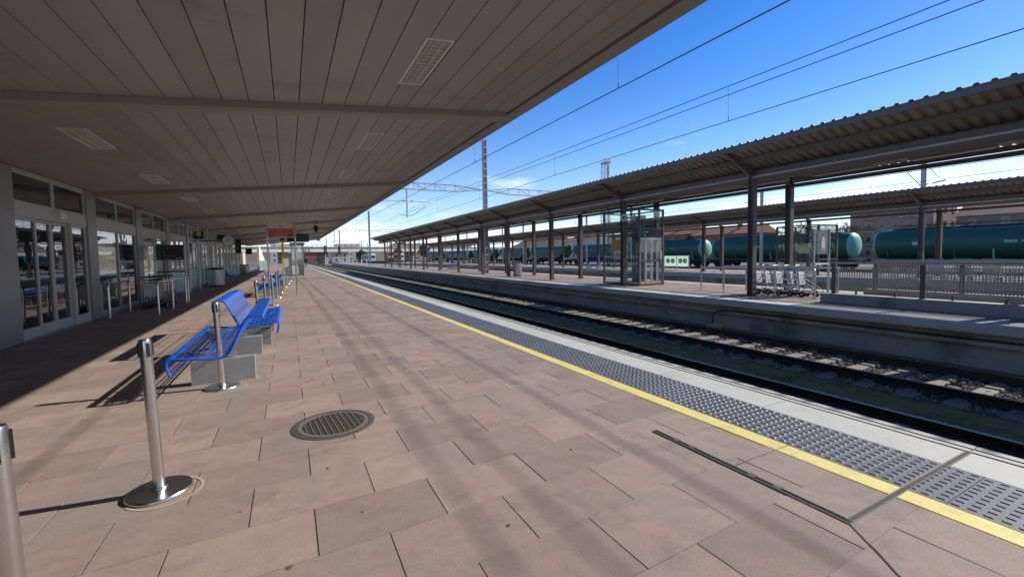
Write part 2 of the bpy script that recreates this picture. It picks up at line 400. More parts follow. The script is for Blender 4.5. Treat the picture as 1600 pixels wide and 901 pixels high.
# yellow line
ym = MB().bbox(0, 0.155, 0.002, 1.178, -0.03, 0.002, 0.002).mesh('yellow_line', 'yellow_paint')
for i in range(int((YEND + 5) / 1.18)): ob('yellow_line', ym, plat, (3.203, -4.1 + i * 1.18, rng.uniform(0, .001)))
# coping slabs with two anti-slip grooves
cp = [(3.982, -0.14), (3.982, -0.004), (3.986, 0.0), (4.368, 0.0), (4.369, -0.009), (4.401, -0.009), (4.402, 0.0), (4.450, 0.0), (4.451, -0.009), (4.483, -0.009), (4.484, 0.0), (4.555, 0.0), (4.565, -0.010), (4.565, -0.14)]
cmb = MB().prism([(x, z) for x, z in reversed(cp)], 0.004, 1.296); rc = list(reversed(cp))
for i in range(len(rc)):
    if rc[i][1] == -.009 and rc[(i + 1) % len(rc)][1] == -.009: cmb.m[i] = 1
cm = cmb.mesh('coping_slab', ['coping', 'antislip'])
for i in range(int((YEND + 5) / 1.3)): ob('coping_slab', cm, plat, (0, 1.185 - 6 * 1.3 + i * 1.3, rng.uniform(-.001, .001)))

# ---------------- tracks
RZ = -0.73
def rail_prof(x, z):
    return [(x - .07, z - .16), (x + .07, z - .16), (x + .07, z - .145), (x + .012, z - .115), (x + .012, z - .045), (x + .035, z - .035), (x + .035, z - .004), (x + .028, z), (x - .028, z), (x - .035, z - .004), (x - .035, z - .035), (x - .012, z - .045), (x - .012, z - .115), (x - .07, z - .145)]
slm = MB().bbox(-1.3, 1.3, -.12, .12, -.2, 0, .015)
slm.box(-.98, -.70, -.07, .07, 0, .028); slm.box(.70, .98, -.07, .07, 0, .028)
slm = slm.mesh('sleeper', 'sleeper')
def track(xc, y0, y1, n_sl, far_sl=True):
    t = bpy.data.objects.new('railway_track', None); COL.objects.link(t); t.location = (xc, 0, RZ); struct(t)
    for s in (-1, 1):
        m = MB(); m.prism(list(reversed(rail_prof(xc + s * .834, RZ))), y0, y1)
        m.m = [0] * len(m.f)
        # running surface is bright steel
        for i in (6, 7, 5): m.m[i] = 1
        m.m[6] = 1
        o = m.build('rail', ['rail_rust', 'rail_top'], t)
    for i in range(n_sl): ob('sleeper', slm, t, (0, -4 + i * .6, -.158 + rng.uniform(-.006, .006)))
    if far_sl:
        m = MB()
        y = -4 + n_sl * .6
        while y < y1: m.box(xc - 1.3, xc + 1.3, y - .12, y + .12, RZ - .35, RZ - .16); y += .6
        stuff(m.build('distant_sleepers', 'sleeper', t))
    return t
T1, T2, T3, T4, TW_ = 6.47, 10.12, 19.6, 22.9, 55.5
track(T1, -7, 330, 200); track(T2, -7, 330, 200); track(T3, -7, 330, 0); track(T4, -7, 330, 0)
for xx in (34.5, 38.5, 44.0): track(xx, -7, 330, 0)
track(TW_, -30, 330, 0)
struct(MB().box(4.3, 12.4, -8, 400, -1.05, -0.935).build('track_bed', 'ballast'))
struct(MB().box(7.92, 8.78, -8, 160, -0.95, -0.915).build('drainage_strip', 'mossy'))
struct(MB().box(17.6, 24.6, -8, 400, -1.05, -0.935).build('track_bed', 'ballast'))
# loose ballast stones around the two near tracks
def stones(n, x0, x1, y0, y1, z, name, smin=.018, smax=.036):
    m = MB()
    ico = [(0, 0, -1), (.72, -.53, -.45), (-.28, -.85, -.45), (-.89, 0, -.45), (-.28, .85, -.45), (.72, .53, -.45), (.28, -.85, .45), (-.72, -.53, .45), (-.72, .53, .45), (.28, .85, .45), (.89, 0, .45), (0, 0, 1)]
    icf = [(0, 1, 2), (1, 0, 5), (0, 2, 3), (0, 3, 4), (0, 4, 5), (1, 5, 10), (2, 1, 6), (3, 2, 7), (4, 3, 8), (5, 4, 9), (1, 10, 6), (2, 6, 7), (3, 7, 8), (4, 8, 9), (5, 9, 10), (6, 10, 11), (7, 6, 11), (8, 7, 11), (9, 8, 11), (10, 9, 11)]
    R = random.Random(n)
    for i in range(n):
        x = R.uniform(x0, x1); t = R.random(); y = y0 + (y1 - y0) * (t ** 1.7)
        s = R.uniform(smin, smax); a = R.uniform(0, 6.28); ca, sa = math.cos(a), math.sin(a)
        sx_, sy_, sz_ = s * R.uniform(.8, 1.5), s * R.uniform(.7, 1.1), s * R.uniform(.6, 1)
        tx, ty = R.uniform(-.5, .5), R.uniform(-.5, .5); zc = z + R.uniform(-.006, .028)
        vs = []
        for u, v, w in ico:
            u *= sx_ * R.uniform(.85, 1.15); v *= sy_; w = w * sz_ + tx * u + ty * v
            vs.append((x + u * ca - v * sa, y + u * sa + v * ca, zc + w))
        m.add(vs, icf)
    return stuff(tag_stuff(m.build(name, 'stone')))
def tag_stuff(o): o['label'] = 'loose grey brown ballast stones between the rails'; o['category'] = 'ballast'; return o
stones(16000, 8.86, 11.9, 0, 42, -0.93, 'ballast_stones')
stones(7000, 6.9, 7.95, 0, 30, -0.93, 'ballast_stones')

# ---------------- island platforms
def island(name, xa, xb, y0, y1, dz=0, seed=1):
    p = MB().box(xa + .2, xb - .2, y0, y1, -1.1, -.14 + dz).build(name, 'wall_old'); struct(p)
    L = 2.4; n = int((y1 - y0) / L); R = random.Random(seed)
    cw = .62
    prof = [(xa, dz - .2), (xa, dz - .012), (xa + .012, dz), (xa + cw, dz), (xa + cw, dz - .2)]
    me = MB().prism(list(reversed(prof)), .004, L - .004).mesh('coping_slab', 'coping')
    prof2 = [(xb - cw, dz - .2), (xb - cw, dz), (xb - .012, dz), (xb, dz - .012), (xb, dz - .2)]
    me2 = MB().prism(list(reversed(prof2)), .004, L - .004).mesh('coping_slab', 'coping')
    for i in range(n):
        ob('coping_slab', me, p, (0, y0 + i * L, R.uniform(-.003, .003))); ob('coping_slab', me2, p, (0, y0 + i * L, 0))
    MB().box(xa + cw + .003, xa + cw + .42, y0, y1, -.14 + dz, dz - .004).build('tactile_strip', 'tactile', p)
    m = MB(); y = y0; k = 0
    while y < min(y1, 90):
        x = xa + cw + .42 + (0 if k % 2 else -.3)
        while x < xb - cw - .05:
            a, b = max(x, xa + cw + .423), min(x + .69, xb - cw - .003)
            if b - a > .1: m.bbox(a + .004, b - .004, y + .003, y + .452, -.15 + dz, dz + R.uniform(-.002, .002), .003)
            x += .69
        y += .455; k += 1
    m.box(xa + cw + .423, xb - cw - .003, y, y1, -.15 + dz, dz)
    stuff(m.build('paving_slabs', 'paving', p))
    return p
P2 = island('island_platform', 12.08, 17.85, -8.2, 150, seed=4)
P3 = island('island_platform', 24.4, 32.0, -8.2, 122, seed=5)
# recessed cable ledge along the platform face
MB().box(12.17, 12.30, -8, 80, -.46, -.36).build('wall_ledge', 'wall_old', P2)
MB().tube([(12.15, -7, -.335), (12.15, 8.6, -.345), (12.13, 9.05, -.40), (12.12, 9.2, -.52), (12.1, 9.25, -.9)], .022, 8).build('cable_conduit', 'rubber', P2, True)

# ================================================================== STATION CANOPY
def SZ(x): return 3.32 + 0.098 * (x + 4.5)
CY0, CY1 = -8.0, 66.0
can = thing('station_canopy', 'wide brown panelled platform canopy sloping up from the station building to the tracks', 'canopy', (0, 0, 3.3))
XE = 3.70
PWID = 0.3145
npan = 26
beam_y = [-0.85, 7.13, 15.1, 23.1, 31.1, 39.1, 47.1, 55.1, 63.1]
lights_y = [0.72, 4.7, 8.73, 12.65, 16.7, 20.7, 24.7, 28.7, 32.7, 36.7, 40.7, 44.7, 48.7, 52.7, 56.7, 60.7]
LXR, LXL = (1.44, 1.77), (-2.96, -2.64)
def soffit_piece(m, xa, xb, ya, yb, t=.02):
    g = .0045
    xa += g; xb -= g; ya += .002; yb -= .002
    za, zb = SZ(xa), SZ(xb)
    b = .004
    m.add([(xa, ya, za + t), (xb, ya, zb + t), (xb, yb, zb + t), (xa, yb, za + t), (xa, ya, za + b), (xb, ya, zb + b), (xb, yb, zb + b), (xa, yb, za + b),
           (xa + b, ya + b, za), (xb - b, ya + b, zb), (xb - b, yb - b, zb), (xa + b, yb - b, za)],
          [(4, 5, 1, 0), (5, 6, 2, 1), (6, 7, 3, 2), (7, 4, 0, 3), (8, 9, 5, 4), (9, 10, 6, 5), (10, 11, 7, 6), (11, 8, 4, 7), (11, 10, 9, 8)])
cells = []
edges = [CY0]
for i, b in enumerate(beam_y):
    edges += [b, b + .30]
spans = []
prev = CY0
for b in beam_y: spans.append((prev, b)); prev = b + .22
spans.append((prev, CY1))
pieces = []
for (ya, yb) in spans:
    h = (yb - ya) / 2
    for s in range(2):
        for i in range(npan):
            xb = 3.68 - i * PWID; xa = xb - PWID
            pieces.append((xa, xb, ya + s * h, ya + (s + 1) * h))
def cut(p):
    """leave openings for the recessed lights"""
    xa, xb, ya, yb = p; out = [(ya, yb)]
    for lx in (LXR, LXL):
        if xa < sum(lx) / 2 < xb or (min(xb, lx[1]) - max(xa, lx[0])) > .1:
            for ly in lights_y:
                o2 = []
                for a, b in out:
                    if ly + 1.38 <= a or ly >= b: o2.append((a, b)); continue
                    if ly - a > .05: o2.append((a, ly))
                    if b - ly - 1.38 > .05: o2.append((ly + 1.38, b))
                out = o2
    return out
final = []
for p in pieces:
    for a, b in cut(p): final.append((p[0], p[1], a, b))
def vis_key(p):
    xc, y = (p[0] + p[1]) / 2, (p[2] + p[3]) / 2
    v = Vector((xc, max(y, p[3] - .3), SZ(xc) - CAMZ)); dz = _f.dot(v); px = _r.dot(v)
    return (0 if dz > .4 and abs(px / dz) < 1.35 and p[3] > 2.0 else 1, xc * xc + y * y)
final.sort(key=vis_key)
fm = MB()
for i, p in enumerate(final):
    if i < 300:
        m = MB(); soffit_piece(m, *p); m.build('soffit_panel', 'soffit', can)
    else: soffit_piece(fm, *p)
stuff(fm.build('distant_soffit_panels', 'soffit', can))
# roof deck above, joints look into it
MB().prism([(-13.0, SZ(-4.6) + .35), (-13.0, SZ(-4.6) + .10), (-4.6, SZ(-4.6) + .035), (3.72, SZ(3.72) + .035), (3.72, SZ(3.72) + .32)], CY0, CY1).build('roof_deck', 'void', can)
# edge box
zb = SZ(3.7)
MB().prism([(3.735, zb - .012), (4.02, zb + .018), (4.05, zb + .05), (4.05, zb + .36), (3.735, zb + .36)], CY0, CY1 + .02).build('edge_fascia', 'soffit_beam', can)
# downstand beams
for b in beam_y:
    m = MB()
    pa, pb = -4.62, 3.66
    prof = [(0, .03), (0, -.10), (.035, -.135), (.20, -.135), (.22, -.10), (.22, .03)]
    vs = [(pa, b + .012 + u, SZ(pa) + w) for u, w in prof] + [(pb, b + .012 + u, SZ(pb) + w * .9) for u, w in prof]
    n = len(prof)
    m.add(vs, [(i, (i + 1) % n, n + (i + 1) % n, n + i) for i in range(n)] + [tuple(range(n - 1, -1, -1)), tuple(range(n, 2 * n))])
    m.build('beam', 'soffit_beam', can)
MB().box(3.64, 4.05, CY1 + .02, CY1 + .06, zb - .2, zb + .36).build('end_cap', 'soffit_beam', can)
# recessed lights
def ceiling_light(lx, ly, label):
    xa, xb = lx; xm = (xa + xb) / 2; zc = SZ(xm)
    t = thing('ceiling_light', label, 'light', (xm, ly + .69, zc), group='recessed ceiling lights')
    m = MB(); w = .026
    def bx(x0, x1, y0, y1, d0, d1): 
        m.add([(x, y, SZ(x) + d) for d in (d0, d1) for x, y in ((x0, y0), (x1, y0), (x1, y1), (x0, y1))], [(3, 2, 1, 0), (4, 5, 6, 7), (0, 1, 5, 4), (1, 2, 6, 5), (2, 3, 7, 6), (3, 0, 4, 7)])
    bx(xa, xa + w, ly, ly + 1.38, -.008, .03); bx(xb - w, xb, ly, ly + 1.38, -.008, .03)
    bx(xa + w, xb - w, ly, ly + w, -.008, .03); bx(xa + w, xb - w, ly + 1.38 - w, ly + 1.38, -.008, .03)
    m.build('frame', 'white_paint', t)
    m = MB(); bx(xa + w, xb - w, ly + w, ly + 1.36, .028, .032); m.build('reflector', 'lamp_diffuser', t)
    m = MB()
    for k in range(1, 14): bx(xa + w, xb - w, ly + k * .098, ly + k * .098 + .004, -.002, .026)
    for u in (.11, .21): bx(xa + u, xa + u + .004, ly + w, ly + 1.36, -.0035, .0255)
    m.build('louvre', 'lamp_white', t)
    for u in (.085, .235):
        m = MB(); m.tube([(xa + u, ly + .07, SZ(xa + u) + .016), (xa + u, ly + 1.3, SZ(xa + u) + .016)], .008, 6); m.build('tube', 'lamp_white', t)
for i, ly in enumerate(lights_y):
    if i > 0: ceiling_light(LXR, ly, 'recessed louvred ceiling light, %s from the camera in the row nearer the tracks' % ORD[i - 1])
    if i > 1: ceiling_light(LXL, ly, 'recessed louvred ceiling light, %s from the camera in the row nearer the building' % ORD[i - 2])

# ================================================================== STATION BUILDING
XW = -4.55
bld = thing('station_building', 'low station building with grey stone piers, glass doors and clerestory windows', 'building', (XW, 10, 0))
BY0, BY1 = -6.0, 54.0
MB().box(-12.8, -4.62, BY0, BY1, -.3, -.012).build('interior_floor', 'interior_floor', bld)
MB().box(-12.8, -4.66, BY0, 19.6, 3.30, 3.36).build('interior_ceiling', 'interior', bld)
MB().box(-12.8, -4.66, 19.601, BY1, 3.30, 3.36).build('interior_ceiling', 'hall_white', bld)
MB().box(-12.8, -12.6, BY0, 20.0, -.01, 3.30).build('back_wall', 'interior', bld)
MB().box(-12.6, -4.7, BY0, BY0 + .2, -.01, 3.3).build('end_wall', 'interior', bld)
m = MB()
for y in (20, 24.2, 30, 36, 42, 48, 53.7): m.box(-12.8, -12.6, y, y + .3, -.01, 3.30)
m.box(-12.79, -12.61, 20, 54, 2.7, 3.299); m.box(-12.79, -12.61, 20, 54, -.01, .35)
m.build('back_glazing_frame', 'hall_white', bld)
struct(MB().box(-60, -13.0, 15, 75, -1.0, -.03).build('forecourt', 'pale_concrete'))
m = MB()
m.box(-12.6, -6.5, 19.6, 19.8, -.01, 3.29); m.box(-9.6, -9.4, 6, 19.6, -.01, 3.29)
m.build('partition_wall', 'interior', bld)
pier_y = [(10.55, 11.42), (14.72, 15.28), (18.7, 19.3), (22.7, 23.3), (6.3, 7.0), (2.3, 3.0), (26.7, 27.2), (30.7, 31.2), (34.7, 35.2), (38.7, 39.2), (42.7, 43.2), (46.7, 47.2), (50.7, 51.2), (53.4, 54.0)]
for a, b in pier_y:
    hw = .0 if b < 24 else .0
    x1 = -4.50 if b < 24 else -4.54
    zt = SZ(x1) - .004
    if b < 24:
        n = 4; hz = zt / n
        for k in range(n): MB().bbox(x1 - .22, x1, a, b, k * hz + .001, (k + 1) * hz - .001, .002).build('stone_slab', 'granite', bld)
        MB().box(x1 - .4, x1 - .225, a + .01, b - .01, 0, zt).build('pier_core', 'concrete', bld)
    else: MB().box(x1 - .16, x1, a + .1, b - .1, 0, zt).build('pier', 'alu', bld)
def fr(m, ya, yb, za, zb, w=.045, x0=-4.60, x1=-4.545):
    m.box(x0, x1, ya, ya + w, za, zb); m.box(x0, x1, yb - w, yb, za, zb)
    m.box(x0, x1, ya + w, yb - w, zb - w, zb); m.box(x0, x1, ya + w, yb - w, za, za + w)
def pane(ya, yb, za, zb, g='glass_dark', x=-4.574, parent=None, frame=True, w=.045):
    q = parent or bld
    m = MB(); fr(m, ya, yb, za, zb, w); f = m.build('window', 'white_frame', q)
    MB().box(x - .004, x + .004, ya + w, yb - w, za + w, zb - w).build('pane', g, f)
    return f
def clerestory(a, b, zt=3.27):
    h = (a + b) / 2
    pane(a, h, 2.66, zt); pane(h + .002, b, 2.66, zt)
    MB().box(-4.60, -4.548, a, b, 3.272, 3.33).build('head_trim', 'white_frame', bld)
# door bay
a, b = 11.42, 14.72
clerestory(a, b)
MB().box(-4.64, -4.53, a, b, 2.40, 2.655).build('lintel', 'white_frame', bld)
MB().box(-4.53, -4.42, 13.02, 13.32, 2.46, 2.60).build('door_sensor', 'lamp_white', bld)
for i, (ya, yb, off) in enumerate([(11.44, 12.28, 0), (12.29, 13.06, -.06), (13.07, 13.84, -.06), (13.85, 14.70, 0)]):
    m = MB(); fr(m, ya, yb, .02, 2.395, .06, -4.605 + off, -4.545 + off); m.box(-4.605 + off, -4.545 + off, ya + .06, yb - .06, .08, .22)
    d = m.build('door_leaf', 'white_frame', bld)
    MB().box(-4.58 + off, -4.572 + off, ya + .06, yb - .06, .22, 2.335).build('pane', 'glass_dark', d)
MB().box(-4.62, -4.50, a, b, -.02, .018).build('threshold', 'alu', bld)
# glazed bays
for a, b in ((15.28, 18.7), (19.3, 22.7), (7.0, 10.55), (3.0, 6.3)):
    clerestory(a, b)
    MB().box(-4.64, -4.53, a, b, 2.40, 2.655).build('lintel', 'white_frame', bld)
    h = (a + b) / 2
    for ya, yb in ((a, h), (h + .002, b)): pane(ya, yb, .12, 2.395, 'glass_dark' if a < 19 else 'glass')
    MB().box(-4.64, -4.54, a, b, -.02, .118).build('plinth', 'granite', bld)
# fully glazed far bays with slim posts
ys = [23.3]
while ys[-1] < 53: ys.append(ys[-1] + 1.0)
for i in range(len(ys) - 1):
    ya, yb = ys[i] + .002, ys[i + 1]
    f = pane(ya, yb, .02, 2.45, 'glass', w=.05)
    MB().box(-4.57, -4.566, ya + .051, yb - .051, .08, 1.05).build('frosted_band', 'glass_frost', f)
    pane(ya, yb, 2.66, 3.27, 'glass')
MB().box(-4.63, -4.535, 23.3, 53.4, 2.452, 2.658).build('lintel', 'white_frame', bld)
MB().box(-4.60, -4.548, 23.3, 53.4, 3.272, 3.33).build('head_trim', 'white_frame', bld)
for y in (24.5, 27.0, 30.0, 33.0, 36.5, 40.5, 45.0, 49.5):
    MB().tube([(-4.1, y, 0), (-4.1, y, SZ(-4.1) - .002)], .05, 10).build('slim_column', 'alu', can, True)

# ---- things fixed on the facade
t = thing('security_camera', 'small white security camera on a wall bracket above the second stone pier', 'camera', (-4.5, 18.9, 2.93))
MB().bar((-4.5, 18.9, 2.93), (-4.17, 18.9, 2.95), .03, .03).build('bracket', 'white_paint', t)
MB().bar((-4.22, 19.05, 3.03), (-3.98, 18.6, 2.97), .09, .09).build('body', 'white_paint', t)
MB().bar((-3.98, 18.6, 2.97), (-3.965, 18.57, 2.966), .075, .075).build('lens', 'black_plastic', t)
def hanging_sign(name, label, x0, x1, y, z0, z1, mtl, stripes=None, icon=None, rod=True):
    t = thing(name, label, 'sign', ((x0 + x1) / 2, y, z0))
    MB().box(x0, x1, y - .05, y + .05, z0, z1).build('panel', mtl, t)
    if rod:
        for x in (x0 + .12 * (x1 - x0), x1 - .12 * (x1 - x0)): MB().tube([(x, y, z1), (x, y, SZ(x) - .002)], .008, 6).build('hanger', 'steel_dull', t)
    if stripes:
        for (u0, u1, v0, v1, mt) in stripes:
            MB().box(x0 + u0 * (x1 - x0), x0 + u1 * (x1 - x0), y - .054, y - .0502, z0 + v0 * (z1 - z0), z0 + v1 * (z1 - z0)).build('print', mt, t)
    return t
hanging_sign('exit_sign', 'dark hanging sign with a pale green round pictogram near the glazed front', -3.93, -3.55, 25.0, 2.50, 2.86, 'black_panel', [(.25, .75, .45, .92, 'yellow_glow'), (.3, .7, .1, .3, 'grey_sign')])
hanging_sign('hanging_sign', 'plain black hanging sign left of the round clock', -4.0, -3.55, 33.0, 2.78, 3.10, 'black_panel')
hanging_sign('hanging_sign', 'tall black hanging sign just right of the round clock', -3.30, -2.95, 36.0, 1.95, 2.95, 'black_panel', [(.2, .8, .6, .66, 'grey_sign'), (.2, .6, .4, .46, 'grey_sign')])
hanging_sign('hanging_sign', 'small black hanging sign at the far end of the glass front', -3.45, -2.95, 46.0, 1.98, 2.5, 'black_panel')
t = hanging_sign('information_display', 'long black hanging train display behind the red warning sign', -.02, 1.03, 26.0, 2.40, 2.84, 'black_panel', [(.27, .33, .35, .75, 'pale_ink'), (.4, .95, .62, .66, 'grey_sign'), (.4, .95, .3, .34, 'grey_sign')])
# loudspeaker at the ceiling
t = thing('ceiling_speaker', 'black loudspeaker hanging on a curved bracket from the canopy beyond the display', 'speaker', (1.75, 31.0, 3.3))
MB().tube([(1.75, 31, SZ(1.75)), (1.70, 31, 3.72), (1.55, 31, 3.52), (1.6, 31, 3.35)], .018, 6).build('bracket', 'black_plastic', t)
MB().lathe([(.02, -.22), (.09, -.18), (.12, 0), (.15, .18), (.12, .2)], (1.68, 31, 3.42), 12).build('body', 'black_plastic', t, True)
# clock
t = thing('station_clock', 'round white two-faced station clock on an arm in front of the glass front', 'clock', (-2.88, 28.0, 2.25))
MB().lathe([(.28, -.07), (.30, -.06), (.30, .06), (.28, .07)], (-2.88, 28, 2.53), 32, 'y').build('case', 'black_plastic', t, True)
MB().lathe([(.0, -.071), (.272, -.071), (.272, -.0705)], (-2.88, 28, 2.53), 32, 'y').build('face', 'white_paint', t)
for hr in range(12):
    a = hr * PI / 6
    MB().bar((-2.88 + .21 * math.sin(a), 27.927, 2.53 + .21 * math.cos(a)), (-2.88 + .25 * math.sin(a), 27.927, 2.53 + .25 * math.cos(a)), .004, .022 if hr % 3 else .03, (0, 1, 0)).build('hour_mark', 'black_plastic', t)
for ln, an, w in ((.15, math.radians(27), .035), (.225, math.radians(-32), .025)):
    MB().bar((-2.88, 27.922, 2.53), (-2.88 + ln * math.sin(an), 27.922, 2.53 + ln * math.cos(an)), w, .004, (0, 1, 0)).build('hand', 'black_plastic', t)
MB().bar((-3.18, 28, 2.53), (-4.54, 28, 2.53), .05, .05).build('arm', 'black_plastic', t)

# ================================================================== PLATFORM FURNITURE
# ---- belt stanchions
def stanchion(loc, label):
    t = thing('belt_stanchion', label, 'stanchion', loc, group='steel belt stanchions along the platform')
    m = MB().lathe([(.0, 0), (.172, 0), (.178, .004), (.178, .014), (.172, .022), (.06, .034), (.045, .034)], loc, 48); m.build('base', 'steel', t, True)
    def lean(m_): m_.v = [(v[0] - .032 * v[2], v[1], v[2]) for v in m_.v]; return m_
    m = lean(MB().lathe([(.045, .03), (.045, .045), (.032, .048), (.032, .90)], loc, 24, cap=False)); m.build('pole', 'steel', t, True)
    m = lean(MB().lathe([(.0325, .90), (.033, .995), (.030, 1.004), (0, 1.006)], loc, 24)); m.build('cap', 'steel', t, True)
    for k in range(4):
        a = k * PI / 2 + .55
        ca, sa = math.cos(a), math.sin(a)
        m = MB(); x, y = loc[0] + .034 * ca, loc[1] + .034 * sa
        m.bar((x, y, .895), (x, y, .985), .018, .010, (ca, sa, 0)); lean(m); m.build('belt_slot', 'black_plastic', t)
    return t
S0 = stanchion((-.80, 3.48, 0), 'polished steel belt stanchion with round base, nearest one shown whole')
for x, y, l, lean in [(-.79, 1.87, 'polished steel belt stanchion cut off by the left edge of the picture', .02), (-.745, 6.0, 'polished steel belt stanchion in front of the nearest blue bench', .01),
                (-.65, 11.3, 'steel belt stanchion behind the two nearest blue benches, half hidden', .01), (-.60, 13.7, 'steel belt stanchion, first clear of the near blue benches', 0),
                (-.48, 15.9, 'steel belt stanchion in front of the red sign\'s left post', 0), (-.43, 19.0, 'steel belt stanchion between the sign\'s left post and the yellow post', 0),
                (-.40, 21.5, 'steel belt stanchion just left of the yellow post', 0), (-.25, 25.5, 'steel belt stanchion, first beyond the yellow post', 0),
                (-.12, 29.0, 'steel belt stanchion, second beyond the yellow post', 0), (0.0, 32.5, 'steel belt stanchion, third beyond the yellow post', 0), (.10, 36.0, 'steel belt stanchion beside the glass booth', 0)]:
    dup(S0, (x, y, 0), random.uniform(-.3, .3), l)

for x, y in ((-.765, 3.45), (-.70, 5.97)):
    m = MB().lathe([(.188, .0022), (.196, .0026), (.205, .0022)], (x, y, 0), 48, cap=False); m.build('worn_ring', 'worn_mark', plat)
# ---- blue benches
def bench_proto():
    """bench 2.6 m long along +y; the seat faces -x"""
    t = thing('bench', 'x', 'bench', (0, 0, 0), group='blue steel benches on the platform')
    L = 2.55
    prof = [(-.44, .20), (-.472, .29), (-.465, .372), (-.42, .388), (-.30, .372), (-.16, .352), (-.03, .342), (.05, .352), (.10, .39), (.14, .46), (.20, .60), (.255, .72), (.285, .775), (.31, .79), (.345, .795)]
    prof = [(x, z + .045) for x, z in prof]
    ribs = MB(); n = 28
    for i in range(n): ribs.tube([(x, .02 + i * (L - .04) / (n - 1), z) for x, z in prof], .0046, 5)
    ribs.build('cross_rods', 'blue_paint', t, True)
    def along(f):
        k = min(int(f), len(prof) - 2); u = f - k; return (prof[k][0] * (1 - u) + prof[k + 1][0] * u, prof[k][1] * (1 - u) + prof[k + 1][1] * u)
    for f in (0, 1, 2, 3, 3.6, 4, 4.5, 5, 5.5, 6.2, 7, 8, 9, 10, 11, 12.2):
        x, z = along(f); r = .011 if f in (0, 2) else .0048
        MB().tube([(x, 0, z), (x, L, z)], r, 6).build('long_rod', 'blue_paint', t, True)
    for y in (0.0, L):
        MB().tube([(x, y, z) for x, z in prof], .0125, 8).build('end_rod', 'blue_paint', t, True)
    m = MB(); m.prism([(x, z + .045) for x, z in [(-.484, .335), (-.482, .375), (-.465, .392), (-.425, .396), (-.425, .391), (-.463, .387), (-.477, .373), (-.479, .335)]], 0, L); m.build('front_strip', 'blue_paint', t)
    # folded sheet on the top of the back
    m = MB(); m.prism([(x, z + .045) for x, z in [(.275, .762), (.302, .797), (.445, .797), (.455, .785), (.455, .757), (.447, .757), (.447, .783), (.44, .789), (.306, .789), (.282, .758)]], 0, L); m.build('top_sheet', 'blue_paint', t)
    for y in (.48, L - .50):
        b = MB(); b.bbox(-.34, .32, y, y + .13, 0, .29, .005); bl = b.build('support_block', 'bench_block', t)
        MB().bar((-.38, y + .065, .32), (.12, y + .065, .335), .05, .05).build('bracket', 'steel_dull', bl)
        MB().tube([(-.42, y + .065, .415), (-.30, y + .065, .34), (.0, y + .065, .335), (.1, y + .065, .41)], .012, 6).build('stay', 'blue_paint', bl)
    return t
B0 = bench_proto(); B0.location = (-.745, 5.78, 0); B0['label'] = 'blue steel bench nearest the camera, its seat facing the building'
dup(B0, (-.66, 10.78, 0), PI, 'blue steel bench right behind the nearest one, its seat facing the tracks')
dup(B0, (-.62, 19.5, 0), 0, 'blue steel bench behind the stanchions beside the red sign, seat towards the building')
dup(B0, (-.60, 25.0, 0), PI, 'blue steel bench left of the yellow post, seat towards the tracks')
dup(B0, (-.55, 28.0, 0), 0, 'blue steel bench just before the glass booth, seat towards the building')
dup(B0, (-3.75, 36.5, 0), PI, 'dark blue bench in shade against the glass front beneath the clock')

# ---- manhole
mc = (.31, 4.14)
t = thing('manhole_cover', 'round cast iron manhole cover with ribbed grid let into the paving', 'manhole', (*mc, 0))
m = MB().lathe([(.352, -.01), (.352, .004), (.335, .007), (.305, .007), (.303, .001)], (*mc, 0), 56); m.build('outer_ring', 'cast_iron', t, True)
m = MB().lathe([(.0, .0015), (.303, .0015), (.3031, .001)], (*mc, 0), 56, cap=False); m.build('plate', 'dark_gap', t)
m = MB().lathe([(.298, .0015), (.298, .0065), (.262, .0065), (.262, .0015)], (*mc, 0), 56, cap=False); m.build('rim', 'iron_worn', t, True)
a = .10
for k in range(-5, 6):
    u = k * .047
    h = math.sqrt(max(.262 ** 2 - u * u, 0))
    ca, sa = math.cos(a), math.sin(a)
    MB().bar((mc[0] + u * ca + h * sa, mc[1] + u * sa - h * ca, .0045), (mc[0] + u * ca + h * -sa, mc[1] + u * sa + h * ca, .0045), .008, .006).build('rib', 'iron_worn', t)
m = MB()
for k in range(-15, 16):
    u = k * .0168; h = math.sqrt(max(.26 ** 2 - u * u, 0))
    m.bar((mc[0] - h * math.cos(a) - u * math.sin(a), mc[1] - h * math.sin(a) + u * math.cos(a), .0028), (mc[0] + h * math.cos(a) - u * math.sin(a), mc[1] + h * math.sin(a) + u * math.cos(a), .0028), .006, .0026)
m.build('fine_grid', 'cast_iron', t)
m = MB()
for k in range(5):
    an = math.radians(205 + k * 7); m.bar((mc[0] + .27 * math.cos(an), mc[1] + .27 * math.sin(an), .0075), (mc[0] + .292 * math.cos(an), mc[1] + .292 * math.sin(an), .0075), .012, .003)
m.build('raised_marks', 'iron_worn', t)

# ---- service trench hatch in the paving
t = thing('service_hatch', 'long hatch in the paving edged with steel strips and dark open slot', 'hatch', (2.68, 1.18, 0))
def strip(x0, x1, y0, y1, nm='edge_strip', mt='steel_dull', z=.006): return MB().box(x0, x1, y0, y1, .0022, z).build(nm, mt, t)
strip(2.66, 2.668, 1.17, 2.6, mt='cast_iron'); strip(2.70, 2.708, 1.205, 2.6, mt='cast_iron')
MB().box(2.668, 2.70, 1.17, 2.6, .0016, .0026).build('slot', 'dark_gap', t)
strip(2.70, 4.37, 1.197, 1.204, mt='iron_worn', z=.0045); strip(2.668, 4.37, 1.166, 1.171, mt='iron_worn', z=.0045)
MB().box(2.70, 4.37, 1.171, 1.197, .0016, .0032).build('slot', 'bed', t)
strip(2.71, 3.96, 1.885, 1.892, mt='iron_worn', z=.0045)
for y in (1.55, 1.72, 2.2, 2.35):
    MB().box(2.672, 2.715, y, y + .05, .0025, .008).build('lug', 'cast_iron', t)
crack = MB()
